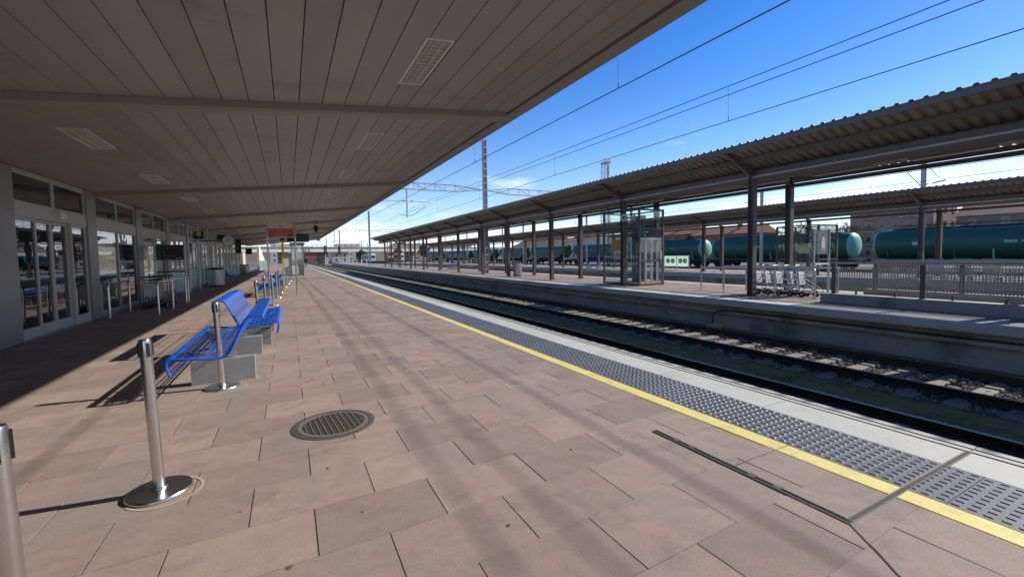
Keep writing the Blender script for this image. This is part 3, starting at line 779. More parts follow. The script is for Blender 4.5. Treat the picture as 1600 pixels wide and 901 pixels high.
pts = [(2.66, 1.165), (2.58, 1.06), (2.54, 1.0), (2.43, .87), (2.40, .75)]
for p, q in zip(pts[:-1], pts[1:]): crack.bar((*p, .0024), (*q, .0024), .009, .0016)
tag(crack.build('sealed_crack', 'tar'), 'thin dark crack running off the corner of the service hatch', 'crack')
# flattened gum spots on the paving
R = random.Random(21)
for i in range(46):
    x = R.uniform(-2.6, 3.1); y = R.uniform(1.2, 9); r = R.uniform(.007, .018)
    if (x - mc[0]) ** 2 + (y - mc[1]) ** 2 < .2: continue
    m = MB(); n = 9
    vs = [(x + r * R.uniform(.75, 1.2) * math.cos(k * 6.283 / n), y + r * R.uniform(.75, 1.2) * math.sin(k * 6.283 / n), .0019) for k in range(n)]
    m.add(vs + [(x, y, .0032)], [(k, (k + 1) % n, n) for k in range(n)])
    m.build('gum_spot', 'gum', plat)

# ---- red warning sign on two posts
t = thing('warning_sign', 'red and white warning sign with striped borders on two tall steel posts', 'sign', (-.22, 19.7, 0))
for x in (-.72, .27): MB().tube([(x, 19.7, 0), (x, 19.7, 2.93)], .036, 12).build('post', 'steel', t, True)
SB = MB().box(-.76, .31, 19.62, 19.66, 2.36, 2.93).build('panel', 'sign_white', t)
for z0, z1 in ((2.385, 2.535), (2.545, 2.715)): MB().box(-.665, .215, 19.614, 19.6195, z0, z1).build('red_field', 'red_sign', SB)
for z, a, b in ((2.66, -.6, .16), (2.61, -.55, .1), (2.49, -.5, .02), (2.44, -.45, .05)):
    x = a
    R = random.Random(int(z * 100))
    while x < b:
        w = R.uniform(.05, .15); MB().box(x, min(x + w, b), 19.611, 19.6135, z - .014, z + .014).build('text_line', 'pink_text', SB); x += w + .03
m = MB()
for x0 in (-.745, .235):
    for k in range(9): 
        z = 2.38 + k * .06
        m.add([(x0, 19.612, z), (x0 + .06, 19.612, z + .03), (x0 + .06, 19.612, z + .06), (x0, 19.612, z + .03)], [(0, 1, 2, 3)])
m.build('stripe_border', 'red_sign', SB)
MB().lathe([(.055, -.003), (.055, 0), (.04, 0), (.04, -.003)], (-.22, 19.616, 2.82), 20, 'y', cap=False).build('ban_ring', 'red_sign', SB)
MB().bar((-.25, 19.614, 2.845), (-.19, 19.614, 2.795), .004, .018, (0, 1, 0)).build('ban_figure', 'black_plastic', SB)

# ---- yellow post
t = thing('yellow_post', 'tall square yellow post with black head beside the red sign', 'post', (-.20, 20.3, 0))
MB().box(-.238, -.162, 20.27, 20.33, 0, 2.25).build('shaft', 'yellow_post', t)
MB().box(-.27, -.13, 20.255, 20.345, 2.25, 2.36).build('head', 'black_plastic', t)
MB().box(-.29, -.11, 20.22, 20.38, .0, .02).build('foot_plate', 'steel_dull', t)
# ---- glass booth
t = thing('platform_booth', 'grey booth with glazed upper half standing on the open platform', 'booth', (.7, 43.4, 0))
MB().box(.22, 1.20, 42.3, 45.6, 0, 1.0).build('cabinet', 'cabinet', t)
MB().box(.23, .74, 42.27, 42.299, .1, .92).build('white_panel', 'white_paint', t)
for x in (.22, 1.14):
    for y in (42.3, 43.9, 45.54): MB().box(x, x + .06, y, y + .06, 1.0, 2.72).build('corner_post', 'alu', t)
for (x0, x1, y0, y1) in ((.28, 1.14, 42.325, 42.333), (.245, .253, 42.36, 45.54), (1.165, 1.173, 42.36, 45.54), (.28, 1.14, 45.565, 45.573)):
    MB().box(x0, x1, y0, y1, 1.0, 2.72).build('pane', 'glass', t)
MB().box(.12, 1.32, 42.2, 45.7, 2.72, 2.92).build('roof', 'alu', t)
MB().box(-.30, .215, 42.9, 43.5, 0, 2.0).build('side_panel', 'alu', t)
tag(MB().box(-.35, .0, 40.9, 41.0, .75, 1.55).box(-.2, -.15, 40.93, 40.97, 0, .75).box(-.3, -.05, 40.85, 41.05, 0, .02).build('notice_stand', 'white_paint'), 'white notice panel on a slim stand left of the glass booth', 'stand')

# ---- hoop rails of the trolley bay and trolleys
def hoop(name, label, pts_xy, h=.92, r=.029, mt='steel', brace=None, legs=()):
    (x0, y0), (x1, y1) = pts_xy
    t = thing(name, label, 'railing', (x0, y0, 0))
    d = Vector((x1 - x0, y1 - y0, 0)); L = d.length; d.normalize()
    P = [(x0, y0, 0)]
    c = .1
    for k in range(7):
        a = PI - k * PI / 12; q = Vector((x0, y0, 0)) + d * (c + c * math.cos(a)); P.append((q.x, q.y, h - c + c * math.sin(a)))
    for k in range(7):
        a = PI / 2 - k * PI / 12; q = Vector((x0, y0, 0)) + d * (L - c + c * math.cos(a)); P.append((q.x, q.y, h - c + c * math.sin(a)))
    P.append((x1, y1, 0))
    MB().tube(P, r, 10).build('hoop', mt, t, True)
    for f in legs:
        q = Vector((x0, y0, 0)) + d * (L * f); MB().tube([(q.x, q.y, 0), (q.x, q.y, h)], r, 10).build('leg', mt, t, True)
    for q in (Vector((x0, y0, 0)), Vector((x1, y1, 0))): MB().lathe([(.055, 0), (.055, .008), (.026, .012)], q, 14).build('foot_ring', mt, t, True)
    return t
hoop('hoop_railing', 'steel hoop railing close to the glass front, left of the trolleys', ((-4.27, 15.0), (-4.27, 16.65)))
hoop('hoop_railing', 'long steel hoop railing in front of the trolleys on the shaded side', ((-3.25, 15.05), (-3.22, 18.9)), legs=(.42, .9))
def trolley_proto():
    """nesting luggage trolley, front towards -y"""
    t = thing('luggage_trolley', 'x', 'trolley', (0, 0, 0), group='nested luggage trolleys')
    for s in (-1, 1):
        x = s * .26
        MB().tube([(x, -.36, .14), (x, .30, .16), (x, .37, .22), (x, .43, .86), (x, .49, .98)], .014, 7).build('side_tube', 'steel', t, True)
    for s in (-1, 1): MB().tube([(s * .26, -.2, .15), (s * .26, .40, .60)], .011, 6).build('brace', 'steel', t, True)
    for y, z in ((-.36, .14), (-.1, .147), (.12, .152), (.30, .16)): MB().tube([(-.26, y, z), (.26, y, z)], .010, 6).build('cross_tube', 'steel', t, True)
    MB().bar((-.27, .39, .60), (.27, .39, .60), .014, .42, (0, 0.1, 1)).build('back_panel', 'trolley_panel', t)
    m = MB()
    for k in range(3): m.box(-.2, .2 - .1 * k, .3805, .3822, .50 + .1 * k, .515 + .1 * k)
    m.build('print', 'grey_sign', t)
    MB().tube([(-.29, .49, .98), (-.27, .50, 1.0), (.27, .50, 1.0), (.29, .49, .98)], .022, 8).build('handle', 'trolley_green', t, True)
    MB().bar((-.24, .44, .90), (.24, .44, .90), .06, .03).build('brake_bar', 'trolley_green', t)
    MB().tube([(-.25, .40, .84), (-.25, .18, .80), (.25, .18, .80), (.25, .40, .84)], .008, 6).build('basket_rim', 'steel', t, True)
    m = MB()
    for k in range(7): m.tube([(-.24 + .08 * k, .18, .80), (-.24 + .08 * k, .22, .70), (-.24 + .08 * k, .40, .70)], .003, 4)
    m.build('basket_wires', 'steel_dull', t)
    for x, y in ((-.27, .30), (.27, .30), (0, -.34)):
        w = MB().lathe([(.04, -.024), (.092, -.024), (.098, -.014), (.098, .014), (.092, .024), (.04, .024)], (x, y, .098), 16, 'x', cap=False).build('wheel', 'rubber', t, True)
        MB().lathe([(0, -.022), (.04, -.026), (.04, .026), (0, .026)], (x, y, .098), 12, 'x').build('hub', 'steel_dull', w)
        MB().tube([(x, y, .098), (x, y + .03, .17)], .012, 6).build('fork', 'steel_dull', w)
    return t
TP = trolley_proto(); TP.location = (-3.78, 17.45, 0); TP.rotation_euler = (0, 0, PI); TP['label'] = 'luggage trolley nearest the camera in the shaded bay by the building'
for i in range(5): dup(TP, (-3.78 + random.uniform(-.02, .02), 17.45 + .27 * (i + 1), 0), PI, 'luggage trolley in the shaded bay, %s of the nested row from the camera' % ORD[i + 1])
# signboard behind trolleys
t = thing('trolley_signboard', 'black and green information board on steel posts behind the shaded trolleys', 'sign', (-3.95, 20.6, 0))
for x in (-4.47, -3.56): MB().tube([(x, 20.6, 0), (x, 20.6, 2.18)], .035, 10).build('post', 'steel_dull', t, True)
MB().box(-4.43, -3.6, 20.57, 20.61, 1.53, 2.11).build('board', 'black_panel', t)
MB().box(-4.405, -4.28, 20.562, 20.569, 1.54, 2.10).build('green_end', 'green_sign', t)
for k, (u, z, w, mt) in enumerate([(.27, 1.98, .45, 'grey_sign'), (.18, 1.88, .05, 'pale_ink'), (.18, 1.80, .05, 'pale_ink'), (.18, 1.70, .38, 'grey_sign'), (.18, 1.60, .2, 'grey_sign'), (.58, 1.60, .16, 'pale_ink')]):
    MB().box(-4.40 + u, -4.40 + u + w, 20.563, 20.569, z - .012, z + .012).build('print', mt, t)
MB().bar((-4.47, 20.6, 1.08), (-3.56, 20.6, 1.08), .03, .05).build('crossbar', 'black_plastic', t)
# bins
def bin_(loc, label, r=.42, h=1.0, sx_=1.0):
    t = thing('litter_bin', label, 'bin', loc, group='steel litter bins')
    m = MB().lathe([(r * .96, .06), (r, .08), (r, h - .05)], loc, 28, cap=False); m.build('body', 'steel_dull', t, True)
    m = MB().lathe([(r * .9, 0), (r * .9, .07), (0, .07)], loc, 24); m.build('plinth', 'black_plastic', t, True)
    m = MB().lathe([(r * 1.02, h - .05), (r * 1.02, h - .01), (r * .8, h + .03), (r * .45, h + .02), (r * .42, h - .04)], loc, 28, cap=False); m.build('rim', 'black_plastic', t, True)
    m = MB(); 
    for k in range(28):
        a = k * 6.283 / 28; m.bar((loc[0] + r * 1.005 * math.cos(a), loc[1] + r * 1.005 * math.sin(a), .09), (loc[0] + r * 1.005 * math.cos(a), loc[1] + r * 1.005 * math.sin(a), h - .06), .012, .006)
    m.build('ribs', 'steel_dull', t)
bin_((-3.72, 29.6, 0), 'large round ribbed steel bin in shade, nearer of the pair', .42)
bin_((-4.08, 32.2, 0), 'large round ribbed steel bin in shade, farther of the pair', .42)
bin_((-3.85, 49.0, 0), 'steel bin in shade near the far end of the building', .38)
bin_((14.3, 26.6, 0), 'cream steel bin at the foot of an island canopy post', .30)
# ================================================================== ISLAND CANOPIES
PY = [-3.3, 2.8, 9.0, 15.2, 21.3, 26.9, 31.4, 36.9, 42.5, 48.3, 54.1, 60.0, 65.6, 70.4]
def island_canopy(label, xo, zo, py, y_end, dzroof=0.0):
    """xo, zo: offsets of the cross-section; eave at x=12.3"""
    t = thing('platform_canopy', label, 'canopy', (14.9 + xo, py[0], 0))
    X = lambda x: x + xo
    Z = lambda z: z + zo
    ya, yb = py[0] - 4.5, y_end
    def H(x, y, z1, w=.2):
        m = MB(); h = w / 2
        m.box(x - h, x + h, y - h, y - h + .022, 0, z1); m.box(x - h, x + h, y + h - .022, y + h, 0, z1); m.box(x - .011, x + .011, y - h + .022, y + h - .022, 0, z1)
        p = m.build('post', 'post_brown', t)
        MB().box(x - .14, x + .14, y - .14, y + .14, 0, .015).build('foot_plate', 'post_brown', p)
        return p
    slope = lambda x: Z(4.66 - (x - 12.3) * .30 if x < 13.95 else (4.165 if x < 15.7 else 4.165 + (x - 15.7) * .05))
    for y in py:
        H(X(13.75), y, slope(13.75) - .12); H(X(15.85), y, Z(3.86))
        r = MB()
        # tapered bracket from the post to the eave and to the rear
        r.add([(X(x), y + s * .05, z) for s in (-1, 1) for x, z in ((12.36, slope(12.36) - .10), (13.70, slope(13.7) - .36), (13.70, slope(13.70) - .06), (12.36, slope(12.36) - .03))],
              [(3, 2, 1, 0), (4, 5, 6, 7), (0, 1, 5, 4), (1, 2, 6, 5), (2, 3, 7, 6), (3, 0, 4, 7)])
        r.build('rafter', 'post_brown', t)
        # arched tie between the posts, then the rear bracket
        m = MB(); n = 8; top = [(13.8 + 2.0 * k / n, 4.10) for k in range(n + 1)]; bot = [(x, 3.78 + .17 * math.sin(PI * k / n)) for k, (x, _) in enumerate(top)]
        poly = [(X(x), Z(z)) for x, z in bot] + [(X(x), Z(z)) for x, z in reversed(top)]
        m.prism(poly, y - .045, y + .045); m.build('tie_beam', 'post_brown', t)
        m = MB(); m.prism([(X(15.9), Z(3.9)), (X(17.4), Z(4.13)), (X(17.4), Z(4.21)), (X(15.9), Z(4.12))], y - .045, y + .045); m.build('rear_rafter', 'post_brown', t)
    MB().prism([(X(13.70), Z(4.12)), (X(13.70), Z(3.83)), (X(13.88), Z(3.78)), (X(14.02), Z(3.78)), (X(14.02), Z(4.12))], ya, yb).build('valley_beam', 'post_brown', t)
    MB().box(X(12.95), X(13.05), ya, yb, slope(13.0) - .15, slope(13.0) - .012).build('purlin', 'post_brown', t)
    MB().prism([(X(12.22), slope(12.3) - .11), (X(12.24), slope(12.3) - .12), (X(12.30), slope(12.3) - .10), (X(12.30), slope(12.3) + .04), (X(12.22), slope(12.3) + .055)], ya, yb).build('eave_fascia', 'post_brown', t)
    MB().box(X(15.80), X(15.90), ya, yb, Z(3.71), Z(3.83)).build('rear_beam', 'post_brown', t)
    MB().box(X(17.66), X(17.73), ya, yb, Z(4.13), Z(4.268)).build('rear_fascia', 'post_brown', t)
    MB().tube([(X(13.67), ya, Z(3.93)), (X(13.67), yb, Z(3.93))], .03, 8).build('conduit', 'galv', t, True)
    # roof: trapezoid sheets
    P = .25
    def sheet(xa, za, xb, zb, y0, n):
        m = MB(); pts = []
        for i in range(n):
            y = y0 + i * P
            pts += [(y, 0), (y + .13, 0), (y + .16, .05), (y + .22, .05)]
        pts.append((y0 + n * P, 0)); k = len(pts)
        vs = [(xa, y, za + d) for y, d in pts] + [(xb, y, zb + d) for y, d in pts]
        vs += [(xa, y, za + d - .003) for y, d in pts] + [(xb, y, zb + d - .003) for y, d in pts]
        fs = [(i, i + 1, k + i + 1, k + i) for i in range(k - 1)] + [(2 * k + i + 1, 2 * k + i, 3 * k + i, 3 * k + i + 1) for i in range(k - 1)]
        fs += [(i + 1, i, 2 * k + i, 2 * k + i + 1) for i in range(k - 1)]
        m.add(vs, fs); return m
    y = ya
    while y < yb - .5:
        n = min(8, int((yb - y) / P))
        sheet(X(12.18), slope(12.18), X(13.99), slope(13.95) - .01, y, n).build('roof_sheet', 'roof_sheet', t)
        sheet(X(15.65), Z(4.17), X(17.75), Z(4.275), y, n).build('roof_sheet', 'roof_sheet', t)
        y += n * P
    MB().box(X(13.95), X(15.72), ya, yb, Z(4.13), Z(4.155)).box(X(14.0), X(14.012), ya, yb, Z(4.155), Z(4.27)).box(X(15.63), X(15.642), ya, yb, Z(4.155), Z(4.25)).build('valley_gutter', 'roof_sheet', t)
    return t
C2 = island_canopy('long brown ribbed-roof canopy on the island platform opposite, nearer of the two', 0, 0, PY, 75.5)
PY3 = [9.6 - 6.35 * 2, 9.6 - 6.35, 9.6, 15.95, 22.3, 28.6, 34.9, 41.2, 47.5, 53.8, 60.1, 66.4, 72.7, 79.0, 85, 91]
C3 = island_canopy('brown ribbed-roof canopy on the farther island platform, seen beneath the nearer one', 14.45, -.36, PY3, 95)
# strip lights hung in the valley
def strip_light(x, y, z, label):
    t = thing('strip_light', label, 'light', (x, y, z), group='strip lights under the island canopy')
    MB().bbox(x - .09, x + .09, y, y + 1.55, z + .02, z + .09, .02).build('housing', 'mast_grey', t)
    for s in (-.04, .04): MB().tube([(x + s, y + .05, z + .012), (x + s, y + 1.5, z + .012)], .014, 6).build('tube', 'lamp_white', t)
    for yy in (y + .3, y + 1.25): MB().tube([(x, yy, z + .09), (x, yy, 4.13)], .008, 5).build('hanger', 'mast_grey', t)
for i, y in enumerate((1.2, 3.6, 5.9, 8.2, 11.0, 13.4, 17.0, 19.2, 23.0, 25.2)):
    strip_light(14.35, y, 3.74, 'strip light in the nearer island canopy, %s from the camera side' % ORD[i])

# ================================================================== ISLAND PLATFORM THINGS
# lift
t = thing('glass_lift', 'glass lift enclosure in dark frames under the nearer island canopy', 'lift', (14.9, 15.6, 0))
lx0, lx1, ly0, ly1, lz = 14.0, 15.55, 14.45, 16.95, 3.5
for x in (lx0, lx1 - .08):
    for y in (ly0, ly1 - .08): MB().box(x, x + .08, y, y + .08, 0, lz).build('corner_post', 'post_brown', t)
for z in (.02, 1.12, 2.55, lz - .08):
    for y in (ly0 + .01, ly1 - .07): MB().box(lx0 + .08, lx1 - .08, y, y + .06, z, z + .07).build('rail', 'post_brown', t)
    for x in (lx0 + .01, lx1 - .07): MB().box(x, x + .06, ly0 + .08, ly1 - .08, z + .0005, z + .0695).build('rail', 'post_brown', t)
for z0, z1 in ((.09, 1.12), (1.19, 2.55), (2.62, lz - .08)):
    MB().box(lx0 + .036, lx0 + .044, ly0 + .08, ly1 - .08, z0, z1).build('pane', 'glass_green', t)
    MB().box(lx1 - .044, lx1 - .036, ly0 + .08, ly1 - .08, z0, z1).build('pane', 'glass_green', t)
    MB().box(lx0 + .08, lx1 - .08, ly1 - .044, ly1 - .036, z0, z1).build('pane', 'glass_green', t)
    if z0 > 2: MB().box(lx0 + .08, lx1 - .08, ly0 + .036, ly0 + .044, z0, z1).build('pane', 'glass_green', t)
for i, (a, b) in enumerate(((14.08, 14.42), (14.44, 14.78), (14.80, 15.14), (15.16, 15.47))):
    m = MB(); m.box(a, a + .05, ly0 + .03, ly0 + .06, .09, 2.2); m.box(b - .05, b, ly0 + .03, ly0 + .06, .09, 2.2); m.box(a + .05, b - .05, ly0 + .03, ly0 + .06, 2.1, 2.2); m.box(a + .05, b - .05, ly0 + .03, ly0 + .06, .09, .2)
    d = m.build('door_leaf', 'steel_dull', t); MB().box(a + .05, b - .05, ly0 + .04, ly0 + .048, .2, 2.1).build('pane', 'glass_green', d)
MB().box(lx0 + .08, lx1 - .08, ly0 + .02, ly0 + .06, 2.21, 2.54).build('header_panel', 'black_panel', t)
m = MB()
for k, (x, z, w) in enumerate([(14.3, 2.44, .28), (14.3, 2.31, .14)]): m.box(x, x + w, ly0 + .012, ly0 + .019, z - .02, z + .02)
m.build('print', 'white_paint', t)
MB().box(14.10, 14.22, ly0 + .011, ly0 + .0185, 2.24, 2.52).build('green_end', 'green_sign', t)
MB().box(lx0 + .02, lx0 + .034, 15.75, 16.3, 1.62, 2.16).build('orange_notice', 'orange_panel', t)
m = MB()
for z in (1.28, .98):
    for k in range(12): m.box(lx0 + .030, lx0 + .0345, ly0 + .16 + k * .19, ly0 + .25 + k * .19, z, z + .09)
m.build('manifestation_marks', 'white_paint', t)
MB().box(lx0 + .15, lx1 - .15, ly0 + .35, ly1 - .25, .05, .1).box(lx0 + .15, lx1 - .15, ly0 + .35, ly1 - .25, 2.3, 2.4).box(lx1 - .35, lx1 - .2, 15.4, 16.2, .1, 3.3).build('lift_car', 'cabinet', t)
MB().box(15.30, 15.36, ly0 - .02, ly0 + .01, 1.2, 1.55).build('notice', 'white_paint', t)
# horn loudspeakers
for x, y, s, l in ((13.62, 15.0, -1, 'left'), (13.92, 14.98, 1, 'right')):
    t = thing('horn_speaker', 'cream horn loudspeaker on the %s of the canopy post at the lift' % l, 'speaker', (x, y, 3.0))
    c = Vector((13.78 + s * .14, 15.08, 3.12)); d = Vector((s * .55, -.8, -.1)).normalized()
    MB().tube([c - d * .05, c + d * .05, c + d * .14, c + d * .26, c + d * .3], [.05, .05, .06, .12, .17], 16, cap=False).build('horn', 'lamp_white', t, True)
    MB().tube([c - d * .12, c - d * .04], .06, 12).build('driver', 'lamp_white', t, True)
    MB().tube([c, (13.78 + s * .08, 15.12, 3.12)], .015, 6).build('bracket', 'mast_grey', t)
# benches on the islands
dup(B0, (16.3, 44.2, 0), 0, 'blue bench on the nearer island platform, far along under its canopy')
dup(B0, (27.6, 33.5, 0), 0, 'blue bench on the farther island platform, seen between the posts')
# ramp parapet with mesh fence
def mesh_fence(label, x, ys, z0, name='mesh_fence'):
    t = thing(name, label, 'fence', (x, ys[0], z0))
    for y in ys: MB().box(x - .035, x + .035, y - .05, y + .05, z0, z0 + .83).build('post', 'post_brown', t)
    MB().tube([(x, ys[0] - .1, z0 + .87), (x, ys[-1] + .12, z0 + .87)], .038, 10).build('top_rail', 'steel_dull', t, True)
    for a, b in zip(ys[:-1], ys[1:]):
        m = MB(); y0, y1 = a + .09, b - .09
        n = int((y1 - y0) / .058)
        for k in range(n + 1): m.box(x - .006, x + .006, y0 + k * (y1 - y0) / n - .009, y0 + k * (y1 - y0) / n + .009, z0 + .10, z0 + .76)
        for k in range(12): m.box(x - .0085, x - .0065, y0, y1, z0 + .10 + k * .058, z0 + .10 + k * .058 + .02)
        m.build('mesh_panel', 'fence_metal', t)
        for q in (.28, .72): MB().box(x - .02, x + .02, a + (b - a) * q - .02, a + (b - a) * q + .02, z0, z0 + .10).build('foot', 'post_brown', t)
    for a in ys:
        for z in (.3, .62): MB().box(x - .02, x + .02, a - .09, a + .09, z0 + z, z0 + z + .025).build('clamp', 'post_brown', t)
    return t
tag(MB().bbox(13.55, 13.95, -6.5, 6.80, .001, .26, .008).build('stair_parapet', 'concrete'), 'low grey concrete kerb wall under the nearer mesh fence', 'wall')
tag(MB().bbox(16.0, 16.3, -6.5, 6.80, .001, .26, .008).build('stair_parapet', 'concrete'), 'low grey concrete kerb wall under the rear mesh fence', 'wall')
mesh_fence('perforated metal fence on the low wall, nearer the tracks', 13.75, [-3.0, -1.1, .8, 2.7, 4.62, 6.55], .26)
mesh_fence('perforated metal fence behind the stairwell, farther from the tracks', 16.15, [-3.0, -1.1, .8, 2.7, 4.62, 6.55], .26)
# trolley bay on the island
hoop('hoop_railing', 'long steel hoop railing before the trolleys on the island platform', ((14.15, 11.3), (14.15, 7.25)), legs=(.24, .7), h=.92)
hoop('hoop_railing', 'long steel hoop railing behind the trolleys on the island platform', ((15.45, 11.3), (15.45, 7.25)), legs=(.24, .7), h=.92)
for i in range(5): dup(TP, (14.8, 9.0 - .36 * i, 0), .22, 'luggage trolley on the nearer island, %s from the left in the sunny row' % ORD[i])
t = thing('trolley_sign', 'grey sign with white trolley pictogram and green side on two posts', 'sign', (15.95, 8.0, 0))
for x in (15.5, 16.42): MB().box(x - .03, x + .03, 7.97, 8.03, 0, 2.2).build('post', 'steel_dull', t)
MB().box(15.54, 16.38, 7.985, 8.015, 1.36, 2.14).build('board', 'grey_sign', t)
MB().box(15.55, 15.70, 7.978, 7.984, 1.38, 2.12).build('green_side', 'green_sign', t)
m = MB(); m.box(15.92, 16.10, 7.977, 7.984, 1.58, 1.84); m.box(15.95, 16.07, 7.977, 7.984, 1.85, 1.93); m.box(16.115, 16.135, 7.977, 7.984, 1.56, 1.93); m.box(15.90, 16.13, 7.977, 7.984, 1.54, 1.57)
m.lathe([(0, 0), (.03, 0), (.03, .006)], (15.95, 7.977, 1.50), 10, 'y'); m.lathe([(0, 0), (.03, 0), (.03, .006)], (16.08, 7.977, 1.50), 10, 'y')
m.build('pictogram', 'white_paint', t)
MB().box(15.53, 16.39, 7.96, 8.04, 1.0, 1.06).build('shelf', 'white_paint', t)
# trackside box at platform foot
t = thing('track_box', 'small yellow junction box beside the rails at the island wall', 'box', (11.7, 8.9, -.93))
MB().bbox(11.55, 11.95, 8.78, 9.02, -.93, -.80, .015).build('body', 'orange_panel', t); MB().bbox(11.53, 11.97, 8.76, 9.04, -.80, -.775, .008).build('lid', 'yellow_paint', t)
# farther island: glass lift, glass screens, trolleys
t = thing('glass_lift', 'dark framed glass lift on the farther island platform behind the trolley sign', 'lift', (28.6, 15.0, 0))
for x in (27.6, 29.6):
    for y in (14.0, 16.4): MB().box(x - .05, x + .05, y - .05, y + .05, 0, 3.0).build('corner_post', 'post_brown', t)
for z in (.9, 2.2, 2.94):
    for y in (14.0, 16.4): MB().box(27.65, 29.55, y - .03, y + .03, z, z + .07).build('rail', 'post_brown', t)
    for x in (27.6, 29.6): MB().box(x - .03, x + .03, 14.05, 16.35, z, z + .07).build('rail', 'post_brown', t)
for y in (14.0, 16.4): MB().box(27.65, 29.55, y - .005, y + .005, .05, 2.93).build('pane', 'glass_green', t)
for x in (27.6, 29.6): MB().box(x - .005, x + .005, 14.05, 16.35, .05, 2.93).build('pane', 'glass_green', t)
MB().box(27.58, 27.59, 14.5, 15.1, 1.3, 1.75).build('notice', 'yellow_glow', t)
t = thing('glass_screen', 'low glass screen with pale round marks on the farther island platform', 'screen', (29.3, 26, 0))
for y in (24.6, 25.85, 27.2): MB().box(29.27, 29.33, y - .03, y + .03, 0, 1.25).build('post', 'steel_dull', t)
for a, b in ((24.63, 25.82), (25.88, 27.17)):
    p = MB().box(29.295, 29.305, a, b, .3, 1.2).build('pane', 'glass_frost', t)
    for u in (.3, .7): MB().lathe([(0, 0), (.22, 0), (.22, .006)], (29.288, a + (b - a) * u, .78), 20, 'x').build('round_mark', 'yellow_glow', p)
for i in range(3): dup(TP, (27.3 + .5 * 0, 7.2 + .9 * i - .4, 0), PI / 2, 'luggage trolley on the farther island seen above the fence, %s from the left' % ORD[2 - i])
mesh_fence('perforated fence on the farther island platform', 28.6, [-6, -4, -2, 0, 2, 4, 5.8], .1)

# ================================================================== CATENARY
def lattice(m, x0, x1, y, z0, z1, n, w=.12, taper=0.0, r=.028):
    zc = (z0 + z1) / 2
    def zz_(x, top):
        f = min(1, min(abs(x - x0), abs(x1 - x)) / max(taper, .001)) if taper else 1
        return zc + ((z1 - zc) if top else (z0 - zc)) * f
    xs = [x0 + (x1 - x0) * k / n for k in range(n + 1)]
    for s in (-w, w):
        for a, b in zip(xs[:-1], xs[1:]):
            m.bar((a, y + s, zz_(a, 1)), (b, y + s, zz_(b, 1)), .05, .05); m.bar((a, y + s, zz_(a, 0)), (b, y + s, zz_(b, 0)), .05, .05)
        for k, (a, b) in enumerate(zip(xs[:-1], xs[1:])):
            if k % 2: m.bar((a, y + s, zz_(a, 1)), (b, y + s, zz_(b, 0)), r, r)
            m.bar((b, y + s, zz_(b, 0)), (b, y + s, zz_(b, 1)), r, r)
    for a in xs: m.bar((a, y - w, zz_(a, 1)), (a, y + w, zz_(a, 1)), r, r); m.bar((a, y - w, zz_(a, 0)), (a, y + w, zz_(a, 0)), r, r)
def portal(y, label, xm=14.95, ztop=11.2, full=True, zt=7.25):
    t = thing('catenary_gantry', label, 'gantry', (xm, y, 0))
    m = MB(); m.box(xm - .16, xm - .14, y - .15, y + .15, 0, ztop); m.box(xm + .14, xm + .16, y - .15, y + .15, 0, ztop); m.box(xm - .14, xm + .14, y - .012, y + .012, 0, ztop)
    for k in range(int(ztop / .6)):
        m.box(xm - .14, xm + .14, y - .15, y - .135, .3 + k * .6, .42 + k * .6)
    m.build('mast', 'mast_grey', t)
    if full:
        m = MB(); lattice(m, 4.7, xm - .16, y, zt - .5, zt, 12, taper=2.4); m.build('truss', 'galv', t)
        m = MB(); lattice(m, xm + .16, 27.5, y, zt - .5, zt, 12, taper=2.0); m.build('truss', 'galv', t)
        for xd in (8.3, 21.2):
            d = MB().box(xd - .05, xd + .05, y - .05, y + .05, 4.55, zt - .5).build('drop_post', 'galv', t)
            for s in (-1, 1):
                MB().tube([(xd, y, 4.68), (xd + s * .5, y, 4.75), (xd + s * 1.5, y, 5.45)], .028, 6).build('arm', 'galv', d)
                MB().tube([(xd, y, 5.8), (xd + s * 1.9, y, 5.78)], .022, 6).build('arm', 'galv', d)
                q = MB()
                for k in range(4): q.lathe([(.02, k * .05), (.06, k * .05 + .015), (.02, k * .05 + .03)], (xd + s * .32, y, 0), 10, 'x'); 
                q.v = [(v[0], v[1], v[2] + 5.8) for v in q.v]
                q.build('insulator', 'bark', d, True)
    return t
portal(33.4, 'catenary gantry with tall grey mast rising through the island canopy')
portal(92.0, 'second catenary gantry with slim mast at the end of the island canopy', ztop=11.0)
portal(150.0, 'third catenary gantry far down the line', ztop=10.5)
portal(205.0, 'farthest catenary gantry in front of the road bridge', ztop=10.5)
def catenary(xc, label, zc=4.92, zm=5.75, y1=330, n_d=18, extra=True, r=.0085):
    t = thing('overhead_wire', label, 'wire', (xc, 0, zc))
    sp = 60.0
    def msg(y): u = ((y + 26.6) % sp) / sp; return zm + .25 * (2 * u - 1) ** 2 * 4 / 4 + .1
    ys = [-12 + 3 * k for k in range(int((y1 + 12) / 3))]
    MB().tube([(xc, -12, zc), (xc, y1, zc)], r, 5).build('contact_wire', 'wire', t)
    MB().tube([(xc, y, msg(y)) for y in ys], r, 5).build('messenger_wire', 'wire', t)
    if extra: MB().tube([(xc + .22, y, msg(y) - .13) for y in ys], r, 5).build('feeder_wire', 'wire', t)
    m = MB()
    for k in range(n_d):
        y = 7.3 + 8.05 * (k - 1); m.tube([(xc, y, zc), (xc, y, msg(y))], .004, 4)
        m.tube([(xc + .012, y, zc + .02), (xc + .012, y, zc + .12)], .008, 4)
    m.build('droppers', 'wire', t)
catenary(T1, 'overhead wire above the track nearest the platform', 5.06, 5.95, extra=False, r=.011)
catenary(T2, 'overhead wires above the second track, before the island canopy', 4.83, 5.60, r=.010)
catenary(T3, 'overhead wires above the third track, beyond the nearer island canopy', 4.2, 5.1, extra=False)
catenary(T4, 'overhead wires above the fourth track, before the farther island canopy', 4.2, 5.1, extra=False)
